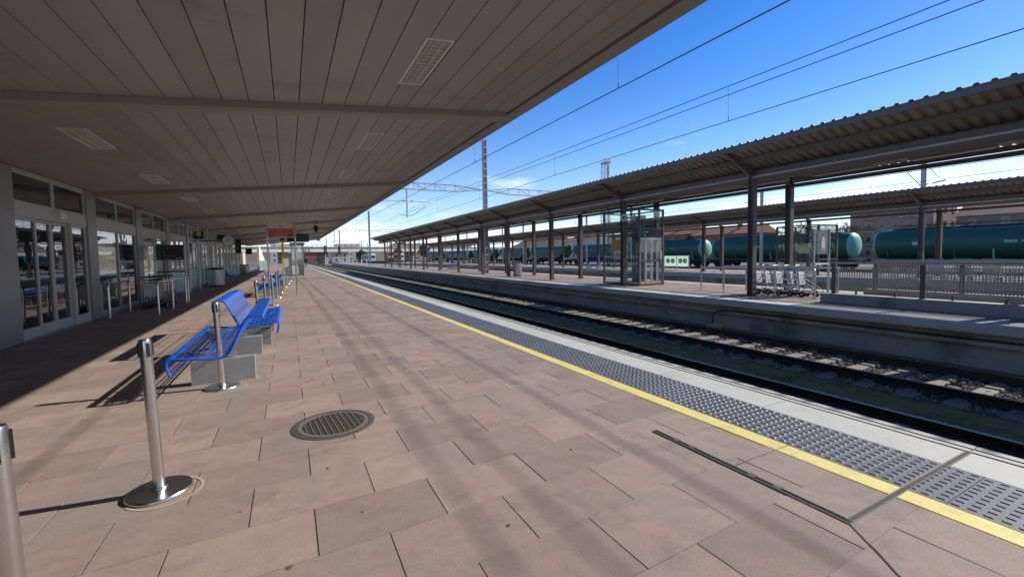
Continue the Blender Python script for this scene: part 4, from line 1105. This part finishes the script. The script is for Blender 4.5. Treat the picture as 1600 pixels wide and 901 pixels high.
def simple_mast(x, y, h, label, arms=1):
    t = thing('catenary_mast', label, 'mast', (x, y, -.9))
    m = MB(); m.box(x - .12, x - .1, y - .12, y + .12, -.95, h); m.box(x + .1, x + .12, y - .12, y + .12, -.95, h); m.box(x - .1, x + .1, y - .01, y + .01, -.95, h); m.build('post', 'mast_grey', t)
    for s in ((-1, 1) if arms == 2 else (-1,)):
        MB().tube([(x + s * .12, y, h - 2.4), (x + s * 2.6, y, h - 1.5)], .03, 5).build('cantilever', 'galv', t)
        MB().tube([(x + s * .12, y, h - .6), (x + s * 2.6, y, h - 1.5)], .022, 5).build('stay', 'galv', t)
        MB().tube([(x + s * .5, y, h - 2.25), (x + s * 2.9, y, h - 2.6)], .02, 5).build('steady_arm', 'galv', t)
mi_ = 0
for x, ys in ((41.2, (14, 44, 74, 104, 150, 200)), (47.5, (30, 62, 96, 140, 190)), (33.2, (125, 165, 210, 260)), (4.6, (175, 225, 275)), (26, (180, 235, 290))):
    for y in ys:
        mi_ += 1
        simple_mast(x, y, 8.3, 'grey catenary mast, %s from the camera in the line at the %s' % (ORD[ys.index(y)], {41.2: 'first freight track', 47.5: 'second freight track', 33.2: 'far island edge', 4.6: 'left running line', 26: 'right running line'}[x]), 2 if x in (41.2, 47.5) else 1)
# lattice tower
t = thing('lattice_tower', 'tall pale lattice floodlight tower rising behind the island canopies', 'tower', (60.2, 72, -.95))
m = MB(); s = 1.0
for a, b in ((-1, -1), (1, -1), (1, 1), (-1, 1)): m.bar((60.2 + a * .75, 72 + b * .75, -.95), (60.2 + a * .55, 72 + b * .55, 20.5), .14, .14)
for k in range(20):
    z0 = k * 1.03; z1 = z0 + 1.03; e = .72 - .008 * k
    for (a, b), (c, d) in (((-1, -1), (1, -1)), ((1, -1), (1, 1)), ((1, 1), (-1, 1)), ((-1, 1), (-1, -1))):
        m.bar((60.2 + a * e, 72 + b * e, z0), (60.2 + c * e, 72 + d * e, z1), .06, .06); m.bar((60.2 + a * e, 72 + b * e, z1), (60.2 + c * e, 72 + d * e, z1), .06, .06)
m.build('shaft', 'galv', t)
MB().box(59.3, 61.1, 71.2, 72.8, 20.5, 20.65).build('platform_deck', 'galv', t)
m = MB()
for k in range(5): m.box(59.3 + k * .38, 59.55 + k * .38, 71.05, 71.3, 20.7, 21.3)
m.build('floodlights', 'galv', t)
MB().tube([(60.4, 71.4, 20), (60.4, 71.4, -.9)], .12, 6).build('ladder_cage', 'bark', t)
# far signals
for x, y, l in ((8.3, 118, 'black railway signal head on a post between the running lines'), (24.5, 170, 'black railway signal head on a post far right of the lines'), (12.6, 128, 'black railway signal on the island platform end')):
    t = thing('railway_signal', l, 'signal', (x, y, -.95))
    MB().tube([(x, y, -.95), (x, y, 4.2)], .07, 8).build('post', 'mast_grey', t); MB().box(x - .32, x + .32, y - .05, y, 2.3, 4.6).build('head', 'black_plastic', t)
    for z in (2.8, 3.4, 4.0): MB().lathe([(.13, -.18), (.13, 0), (0, 0)], (x, y - .05, z), 10, 'y', cap=False).build('lens_hood', 'black_plastic', t)

# ================================================================== FREIGHT WAGONS
def scribble(m, y0, y1, z0, z1, x, seed, r=.035):
    R = random.Random(seed); y = y0
    while y < y1:
        n = 7; w = R.uniform(.5, .9)
        m.tube([(x, y + R.uniform(0, w), R.uniform(z0, z1)) for _ in range(n)], r, 4); y += w * .8
def bogie(t, x, y):
    m = MB()
    for yy in (y - .9, y + .9):
        for s in (-.84, .84): m.lathe([(0, -.06), (.46, -.06), (.46, .06), (0, .06)], (x + s, yy, -.27), 18, 'x')
    b = m.build('wheels', 'wagon_frame', t)
    MB().box(x - 1.05, x - .95, y - 1.4, y + 1.4, -.35, .05).box(x + .95, x + 1.05, y - 1.4, y + 1.4, -.35, .05).build('side_frame', 'wagon_frame', t)
def tank(y0, y1, label, seed):
    x = TW_; t = thing('tank_wagon', label, 'wagon', (x, (y0 + y1) / 2, -.73)); L = y1 - y0; R = random.Random(seed)
    rr = 1.5; zc = 1.92
    # barrel slightly deeper in the middle, domed ends
    prof = [(0, .45), (.55, .47), (1.0, .56), (1.28, .72), (1.42, .95), (rr, 1.5), (rr, L - 1.5), (1.42, L - .95), (1.28, L - .72), (1.0, L - .56), (.55, L - .47), (0, L - .45)]
    MB().lathe(prof, (x, y0, zc), 40, 'y').build('barrel', 'wagon_green', t, True)
    for ya, d in ((y0, 1), (y1, -1)):
        pr = [(0, .43), (.56, .45), (1.01, .54), (1.29, .70), (1.43, .93)] if d > 0 else [(1.43, -.93), (1.29, -.70), (1.01, -.54), (.56, -.45), (0, -.43)]
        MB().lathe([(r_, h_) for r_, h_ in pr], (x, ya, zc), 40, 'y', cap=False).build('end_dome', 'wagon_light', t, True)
    MB().box(x - 1.2, x + 1.2, y0 + .3, y1 - .3, .10, .40).box(x - 1.35, x - 1.25, y0 + .5, y1 - .5, .0, .22).build('underframe', 'wagon_frame', t)
    for yy in (y0 + 2.2, y1 - 2.2): bogie(t, x, yy)
    for yy in [y0 + 2.0 + k * (L - 4) / 6 for k in range(7)]:
        MB().bar((x - 1.28, yy, .35), (x - 1.47, yy, 1.35), .09, .12).build('cradle_strut', 'wagon_light' if R.random() < .35 else 'wagon_green', t)
    MB().box(x - .45, x + .45, y0 + 2, y1 - 2, 3.44, 3.47).build('walkway', 'wagon_frame', t)
    for q in range(1, 7): MB().lathe([(rr + .001, -.05), (rr + .014, -.04), (rr + .014, .04), (rr + .001, .05)], (x, y0 + 1.2 + q * (L - 2.4) / 7, zc), 40, 'y', cap=False).build('seam_band', 'wagon_green', t, True)
    for yy in (y0 + L * .35, y0 + L * .65): MB().lathe([(.35, 0), (.35, .12), (.2, .16), (0, .16)], (x, yy, zc + rr - .05), 16).build('hatch', 'wagon_green', t, True)
    for s in (-.45, .45): MB().tube([(x + s, y0 + 2, 3.47), (x + s, y0 + 2, 3.75), (x + s, y1 - 2, 3.75), (x + s, y1 - 2, 3.47)], .018, 5).build('handrail', 'wagon_frame', t)
    for k in range(5):
        a = PI - R.uniform(-.25, .25); yy = y0 + R.uniform(2, L - 3); w = R.uniform(.4, 1.1)
        MB().box(x - 1.512, x - 1.500, yy, yy + w, zc + R.uniform(-.1, .12), zc + R.uniform(.14, .3)).build('stencil', 'pale_ink' if k < 3 else 'wagon_light', t)
    MB().tube([(x - 1.3, y1 - .7, .1), (x - 1.3, y1 - .7, 3.2), (x - .5, y1 - 1.0, 3.5)], .02, 5).build('ladder', 'wagon_light', t)
    for ya, d in ((y0, -1), (y1, 1)):
        for s in (-.87, .87): MB().lathe([(.08, 0), (.08, .45), (.22, .46), (.22, .5)], (x + s, ya + (-.45 if d < 0 else 0) * 1 + (.3 * -d), .3), 12, 'y').build('buffer', 'wagon_frame', t)
tank(4.2, 23.0, 'long dark green cylindrical tank wagon, rightmost of the freight train', 1)
tank(23.7, 42.2, 'dark green tank wagon with pale green domed end, second from the right', 2)
tank(42.8, 60.8, 'dark green tank wagon seen beside the glass lift, third from the right', 3)
tank(-15.5, 3.4, 'dark green tank wagon running out of the picture at the right edge', 4)
def hopper(y0, y1, label, seed, graffiti=None):
    x = TW_; t = thing('hopper_wagon', label, 'wagon', (x, (y0 + y1) / 2, -.73)); L = y1 - y0
    # rounded body, ends raked inwards towards the bottom
    sec = []
    for k in range(13):
        a = PI * k / 12; sec.append((1.48 * math.cos(a), 2.15 + 1.25 * math.sin(a) ** .8))
    sec = [(1.45, .62)] + sec + [(-1.45, .62)]
    m = MB(); n = len(sec); rings = []
    for f in (0, .12, .5, .88, 1):
        ring = []
        for u, z in sec:
            h = min(1, (z - .62) / 1.7); inset = 2.6 * (1 - h) ** 1.0
            ya, yb = y0 + .4 + inset, y1 - .4 - inset
            sc = 1 if 0 < f < 1 else .985
            ring.append((x + u * sc, ya + (yb - ya) * f, z * (1 if 0 < f < 1 else .995)))
        rings.append(ring)
    for r_ in rings: m.v += r_
    for i in range(4):
        for k in range(n): m.f.append((i * n + k, i * n + (k + 1) % n, (i + 1) * n + (k + 1) % n, (i + 1) * n + k)); m.m.append(0)
    m.f.append(tuple(range(n - 1, -1, -1))); m.m.append(0); m.f.append(tuple(4 * n + k for k in range(n))); m.m.append(0)
    m.build('body', 'wagon_green', t, True)
    for yy, d in ((y0 + .4, 1), (y1 - .4, -1)):
        m = MB(); m.prism([(yy - d * .03, 3.2), (yy + d * .02, 2.3), (yy + d * .42, 2.1), (yy + d * .9, 2.6), (yy + d * .3, 3.35)] if d > 0 else [(yy - d * .03, 3.2), (yy + d * .3, 3.35), (yy + d * .9, 2.6), (yy + d * .42, 2.1), (yy + d * .02, 2.3)], x - 1.52, x - 1.46, 'x')
        m.build('end_plate', 'wagon_light', t)
        MB().bar((x - 1.3, yy + d * .6, .3), (x - 1.3, yy + d * .25, 2.2), .08, .08).build('end_strut', 'wagon_light', t)
    MB().box(x - 1.3, x + 1.3, y0 + .2, y1 - .2, .15, .45).build('underframe', 'wagon_frame', t)
    for k in range(4):
        yy = y0 + L * (.3 + .14 * k); MB().prism([(yy - .8, .62), (yy - .25, -.2), (yy + .25, -.2), (yy + .8, .62)], x - .9, x + .9, 'x').build('discharge_hopper', 'wagon_frame', t)
    for yy in (y0 + 2.1, y1 - 2.1): bogie(t, x, yy)
    if graffiti:
        m = MB(); scribble(m, y0 + L * graffiti[1], y0 + L * graffiti[2], graffiti[3], graffiti[4], x - 1.50, seed); m.build('graffiti', graffiti[0], t)
hopper(61.6, 76.3, 'green hopper wagon with faded pink graffiti behind the lift', 11, ('pink_ink', .25, .75, .75, 1.5))
hopper(78.3, 94.3, 'green hopper wagon, second in the line left of the lift', 12)
hopper(96.2, 112.5, 'green hopper wagon with pale scrawl low on its side', 13, ('pale_ink', .35, .75, .8, 1.5))
hopper(115.2, 132.0, 'weathered green hopper wagon behind the tall mast', 14, ('wagon_light', .25, .45, .9, 1.6))
hopper(134.6, 160.5, 'green hopper wagon covered in large white graffiti letters', 15, ('white_paint', .2, .8, .8, 2.2))
hopper(162.5, 185.0, 'pale green hopper wagon at the far left end of the train', 16)

# ================================================================== BACKGROUND
def building(name, label, x, y, w, d, h, mt, rows, cols, roof=None, face='x', balc=False, zb=-1.0, win=(1.0, 1.3)):
    """w along y, d along x; windows on the faces towards the station"""
    t = thing(name, label, 'building', (x, y, zb))
    MB().box(x, x + d, y, y + w, zb, zb + h).build('wall', mt, t)
    if roof:
        rf = MB().prism([(x - .5, zb + h), (x + d + .5, zb + h), (x + d / 2, zb + h + d * .22)], y - .5, y + w + .5).build('roof', roof, t)
        MB().box(x + d * .3, x + d * .3 + .8, y + w * .3, y + w * .3 + .8, zb + h, zb + h + d * .22 + .6).build('chimney', mt, rf)
    fh = h / rows
    def wnd(cx_, cy, cz, along):
        ww, wh = win
        if along == 'y': f = MB().box(x - .06, x + .02, cy - ww / 2, cy + ww / 2, cz, cz + wh).build('window', 'white_frame', t); MB().box(x - .08, x - .062, cy - ww / 2 + .08, cy + ww / 2 - .08, cz + .08, cz + wh - .08).build('pane', 'window_dark', f)
        else: f = MB().box(cx_ - ww / 2, cx_ + ww / 2, y - .06, y + .02, cz, cz + wh).build('window', 'white_frame', t); MB().box(cx_ - ww / 2 + .08, cx_ + ww / 2 - .08, y - .08, y - .062, cz + .08, cz + wh - .08).build('pane', 'window_dark', f)
    for r_ in range(rows):
        for c in range(cols):
            cy = y + (c + .5) * w / cols; wnd(x, cy, zb + r_ * fh + fh * .35, 'y')
            if balc and c % 3 == 1:
                b = MB().box(x - 1.1, x - .09, cy - 1.6, cy + 1.6, zb + r_ * fh + fh * .12, zb + r_ * fh + fh * .17).build('balcony', 'plaster', t)
                m = MB(); z0 = zb + r_ * fh + fh * .17
                for k in range(17): m.box(x - 1.08, x - 1.05, cy - 1.58 + k * .195, cy - 1.55 + k * .195, z0, z0 + 1.0)
                m.box(x - 1.1, x - 1.03, cy - 1.6, cy + 1.6, z0 + 1.0, z0 + 1.05); m.build('railing', 'wagon_frame', b)
        cx2 = max(2, int(d / 4))
        for c in range(cx2): wnd(x + (c + .5) * d / cx2, y, zb + r_ * fh + fh * .35, 'x')
    return t
building('apartment_block', 'pink brick apartment block with balconies beyond the tank wagons', 120, 39.0, 15, 12, 12.0, 'brick_pink', 4, 6, balc=True)
building('brick_house', 'red brick building with tiled roof above the wagons at centre right', 92, 60, 16, 9, 6.6, 'brick_red', 2, 5, 'roof_tile')
building('brick_house', 'brown brick house with low tiled roof beside the lift', 92, 78, 13, 9, 7.2, 'brick_red', 2, 4, 'roof_tile')
building('terraced_house', 'tan plastered house with tiled roof left of the lift', 96, 102, 16, 9, 7, 'plaster_tan', 2, 5, 'roof_tile')
building('terraced_house', 'cream house with tiled roof behind the hopper wagons', 100, 126, 18, 10, 7.5, 'plaster', 2, 5, 'roof_tile')
building('brick_house', 'dark brick building at the right edge above the tank wagon', 125, 4, 33, 14, 9.0, 'brick_brown', 3, 7, 'roof_brown')
building('warehouse', 'low pale warehouse far beyond the freight train', 110, 170, 40, 16, 7, 'plaster', 1, 8, 'roof_tile')
building('far_block', 'white apartment block far left under the road bridge', -10, 310, 20, 14, 12, 'plaster', 4, 6)
building('far_block', 'tan apartment block far off to the right of the lines', 70, 300, 30, 18, 12, 'plaster_tan', 4, 8)
building('far_block', 'cream apartment block far away behind the bridge', 32, 340, 26, 16, 13, 'plaster', 4, 6)
building('side_building', 'tan building standing left of the line past the canopy end', -24, 88, 26, 12, 6.2, 'plaster_tan', 2, 6, 'roof_tile')
building('side_building', 'pale low building past the station forecourt', -30, 60, 20, 10, 4.5, 'plaster', 1, 5)
# pale wall and glass barrier where the canopy ends
tag(MB().prism([(67.4, -.05), (82, -.05), (82, 1.35), (70.5, 3.1), (67.4, 3.25)], -3.75, -3.5, 'x').build('gable_wall', 'plaster'), 'cream wall with slanting top edge at the far end of the building', 'wall')
t = thing('glass_barrier', 'low green-tinted glass barrier at the foot of the cream wall', 'barrier', (-2.9, 67.2, 0))
for x in (-3.44, -3.0, -2.35): MB().box(x - .025, x + .025, 67.18, 67.23, 0, 1.35).build('post', 'steel_dull', t)
for a, b in ((-3.415, -3.025), (-2.975, -2.375)): MB().box(a, b, 67.20, 67.21, .15, 1.3).build('pane', 'glass_frost', t)
# road bridge
t = thing('road_bridge', 'long pale concrete road bridge crossing the lines in the distance', 'bridge', (40, 222, -1))
MB().box(-120, 190, 218, 230, 4.3, 6.2).build('deck', 'pale_concrete', t)
MB().box(-120, 190, 217.5, 230.5, 6.2, 6.6).build('kerb', 'concrete', t)
m = MB()
for k in range(155): m.box(-120 + k * 2, -119.9 + k * 2, 217.6, 217.7, 6.6, 7.7)
m.box(-120, 190, 217.58, 217.72, 7.7, 7.8); m.box(-120, 190, 217.6, 217.7, 7.15, 7.22); m.build('railing', 'mast_grey', t)
for x in (-60, -28, -4, 13, 32, 60, 92, 125): MB().box(x - .8, x + .8, 220, 228, -1, 4.3).build('pier', 'concrete', t)
t.rotation_euler = (0, 0, math.radians(20))
for k, x in enumerate((-40, -10, 20, 50, 80)):
    q = thing('street_lamp', 'street lamp on the distant bridge, %s from the left' % ORD[k], 'lamp', (x, 226, 6.2))
    MB().tube([(x, 226, 6.2), (x, 226, 14), (x + .6, 226, 14.6), (x + 1.6, 226, 14.7)], .08, 6).build('pole', 'mast_grey', q); MB().box(x + 1.3, x + 2.2, 225.8, 226.2, 14.6, 14.75).build('lantern', 'mast_grey', q)
t = thing('street_lamp', 'street lamp head just above the farther canopy at the right', 'lamp', (70, 23.5, -1))
MB().tube([(70, 23.5, -1), (70, 23.5, 9.2)], .08, 6).build('pole', 'mast_grey', t); MB().bar((69.8, 23.8, 9.25), (70.2, 21.8, 9.6), .35, .12).build('lantern', 'mast_grey', t)
# hillside
m = MB(); nx, ny = 26, 60; R = random.Random(9)
for j in range(ny):
    for i in range(nx):
        x = 150 + i * 14; y = -220 + j * 14
        prof = 1 / (1 + math.exp(-(x - 172) / 11)); along = .15 + .85 * math.exp(-((y - 0) / 45) ** 2)
        m.v.append((x, y, -1.3 + 15 * prof * along + R.uniform(-.8, .8) * prof))
for j in range(ny - 1):
    for i in range(nx - 1): m.f.append((j * nx + i, j * nx + i + 1, (j + 1) * nx + i + 1, (j + 1) * nx + i)); m.m.append(0)
struct(m.build('hill', 'hill', None, True))
m = MB(); nx, ny = 60, 5
for j in range(ny):
    for i in range(nx):
        x = -500 + i * 26; m.v.append((x, 470 + j * 40, -1.4 + [0, 7, 13, 15, 15][j] * (.75 + .3 * math.sin(i * .37) + .15 * math.sin(i * 1.3)) + R.uniform(-.8, .8) * (j > 0)))
for j in range(ny - 1):
    for i in range(nx - 1): m.f.append((j * nx + i, j * nx + i + 1, (j + 1) * nx + i + 1, (j + 1) * nx + i)); m.m.append(0)
struct(m.build('hill', 'hill', None, True))
for k, (x, y, w, d, h, mt, l) in enumerate([(-40, 250, 14, 20, 7, 'plaster_tan', 'tan house left of the line just past the bridge'), (8, 290, 12, 10, 6, 'brick_red', 'small red brick house under the bridge at the line'),
    (22, 262, 10, 9, 5, 'plaster', 'small white signal house past the bridge'), (52, 250, 16, 14, 8, 'plaster', 'white house with tiled roof right of the lines past the bridge'), (84, 240, 18, 14, 9, 'plaster_tan', 'tan house with tiled roof far right past the bridge')]):
    building('distant_house', l, x, y, w, d, h, mt, 2, 3, 'roof_tile')
# bare winter trees and a few evergreens
def bare_tree(x, y, h, label, seed, dens=1.0):
    R = random.Random(seed); t = thing('bare_tree', label, 'tree', (x, y, -1.0), group='leafless trees behind the railway')
    tr = MB(); tw = MB()
    def grow(p, d, L, r, lvl):
        q = p + d * L
        mid = p + d * L * .5 + Vector((R.uniform(-1, 1), R.uniform(-1, 1), 0)) * L * .06
        tr.tube([p, mid, q], [r, r * .82, r * .62], 5 if lvl > 1 else 7, cap=False)
        if lvl >= 4:
            for _ in range(int(7 * dens)):
                e = (d + Vector((R.uniform(-1, 1), R.uniform(-1, 1), R.uniform(-.5, .9))) * .9).normalized() * R.uniform(.5, 1.1) * h * .07
                s = q - d * L * R.uniform(0, .6); w = e.cross(Vector((R.random(), R.random(), R.random()))).normalized() * .018
                k = len(tw.v); tw.v += [tuple(s - w), tuple(s + w), tuple(s + e)]; tw.f.append((k, k + 1, k + 2)); tw.m.append(0)
            return
        for _ in range(3 if lvl < 3 else 4):
            nd = (d * .75 + Vector((R.uniform(-1, 1), R.uniform(-1, 1), R.uniform(-.15, .6))) * .75).normalized()
            grow(q if R.random() < .6 else p + d * L * .75, nd, L * R.uniform(.62, .82), r * .58, lvl + 1)
    grow(Vector((x, y, -1.0)), Vector((0, 0, 1)), h * .28, h * .022, 0)
    tr.build('trunk', 'bark', t); tw.build('crown', 'twig', t)
TREES = [(90, 29.5, 9), (96, 29, 9.5), (78, 37, 8.5), (86, 43, 9.5), (92, 43, 9.5), (90, 47, 10), (94, 51, 9.5), (90, 50, 9), (84, 47.5, 9.5), (97, 46, 10.5)]
TREES.sort(key=lambda q: q[0] / q[1])
for i, (x, y, h) in enumerate(TREES):
    bare_tree(x, y, h, 'leafless brown tree behind the tank wagons, %s from the left' % ORD[i], 40 + i)
def leafy(x, y, h, label, seed, r=None):
    R = random.Random(seed); r = r or h * .28
    t = thing('evergreen_tree', label, 'tree', (x, y, -1.0))
    MB().tube([(x, y, -1), (x + .1, y, h * .35), (x, y + .1, h * .8)], [h * .03, h * .02, h * .008], 6).build('trunk', 'bark', t)
    m = MB()
    for k in range(900):
        a = R.uniform(0, 6.28); v = R.uniform(-1, 1); rr = R.uniform(.45, 1.08) ** .6
        lump = 1 + .25 * math.sin(a * 3 + seed) + .2 * math.sin(v * 5 + a)
        c = Vector((x + r * rr * lump * math.cos(a) * math.sqrt(1 - v * v), y + r * rr * lump * math.sin(a) * math.sqrt(1 - v * v), -1 + h * .6 + v * h * .38 * rr))
        e1 = Vector((R.uniform(-1, 1), R.uniform(-1, 1), R.uniform(-1, 1))).normalized() * h * .035; e2 = e1.cross(Vector((R.random(), R.random(), R.random()))).normalized() * h * .03
        q = len(m.v); m.v += [tuple(c - e1), tuple(c + e2), tuple(c + e1), tuple(c - e2)]; m.f.append((q, q + 1, q + 2, q + 3)); m.m.append(0)
    m.build('crown', 'leaf', t)
leafy(98, 92, 12, 'dark evergreen tree left of the lift among the houses', 3); leafy(60, 210, 9, 'evergreen tree far off near the bridge pier', 4); leafy(46, 205, 7, 'small green tree beneath the road bridge', 5)
leafy(-14, 120, 8, 'green tree left of the line beyond the booth', 6); leafy(30, 208, 6, 'low green bush-like tree by the bridge centre', 8)
# parked rail vehicles far away under the bridge
for k, (x, y, mt, l) in enumerate([(31, 185, 'white_paint', 'white railcar standing far down the line near the bridge'), (38, 170, 'brick_red', 'dark red wagon standing far down the yard'), (45, 195, 'white_paint', 'white wagon beyond the red one in the far yard')]):
    t = thing('stabled_railcar', l, 'railcar', (x, y, -.9))
    MB().bbox(x - 1.4, x + 1.4, y, y + 18, -.1, 3.0, .35).build('body', mt, t); MB().box(x - 1.2, x + 1.2, y + .5, y + 17.5, -.9, -.1).build('running_gear', 'wagon_frame', t)
    MB().box(x - 1.1, x + 1.1, y - .03, y - .005, 1.3, 2.2).build('front_window', 'window_dark', t)
    for q in range(5): MB().box(x - 1.43, x - 1.402, y + 1 + q * 3.4, y + 3.2 + q * 3.4, 1.2, 2.1).build('side_window', 'window_dark', t)
# low fence posts along the far platform end
for k in range(8):
    y = 84 + k * 6.5
    tag(MB().tube([(13.0, y, 0), (13.0, y, 1.1)], .06, 6).lathe([(.1, 0), (.1, .03)], (13.0, y, 0), 8).build('platform_bollard', 'lamp_white'), 'pale bollard on the open end of the island platform, %s from the canopy' % ORD[k], 'bollard', 'bollards on the open platform end')

# ================================================================== PERSON far down the platform
def person(x, y, label):
    t = thing('person', label, 'person', (x, y, 0))
    J = [(0, 0, .95, .15), (0, 0, 1.15, .15), (0, .02, 1.38, .17), (0, .02, 1.5, .06), (0, -.01, 1.62, .10), (0, 0, 1.72, .085),
         (-.20, 0, 1.40, .07), (-.27, .02, 1.12, .055), (-.24, -.12, .88, .045), (.20, 0, 1.40, .07), (.27, .0, 1.12, .055), (.26, .1, .88, .045),
         (-.10, 0, .88, .10), (-.11, -.12, .50, .075), (-.11, -.05, .09, .05), (-.11, -.2, .05, .045), (.10, 0, .88, .10), (.11, .10, .50, .075), (.11, .26, .12, .05), (.11, .12, .05, .045)]
    Eg = [(0, 1), (1, 2), (2, 3), (3, 4), (4, 5), (2, 6), (6, 7), (7, 8), (2, 9), (9, 10), (10, 11), (0, 12), (12, 13), (13, 14), (14, 15), (0, 16), (16, 17), (17, 18), (18, 19)]
    return J, Eg, t
def skin_body(t, J, Eg, mt):
    me = bpy.data.meshes.new('body'); me.from_pydata([j[:3] for j in J], Eg, []); me.update(); me.materials.append(MATS[mt])
    o = bpy.data.objects.new('body', me); COL.objects.link(o); o.parent = t
    md = o.modifiers.new('skin', 'SKIN'); md.use_smooth_shade = True
    bpy.context.view_layer.objects.active = o
    if not me.skin_vertices: 
        with bpy.context.temp_override(object=o, active_object=o): bpy.ops.mesh.customdata_skin_add()
    sv = me.skin_vertices[0].data
    for i, j in enumerate(J): sv[i].radius = (j[3], j[3] * .85); sv[i].use_root = (i == 0)
    s = o.modifiers.new('sub', 'SUBSURF'); s.levels = 2; s.render_levels = 2
    return o
J, Eg, PT = person(2.55, 80.0, 'person in dark clothes walking away along the platform, far off')
skin_body(PT, J, Eg, 'dark_cloth')
MB().lathe([(.0, .115), (.07, .10), (.105, .03), (.10, -.06), (.07, -.09)], (2.55, 80.03, 1.66), 14).build('hair', 'bark', PT, True)
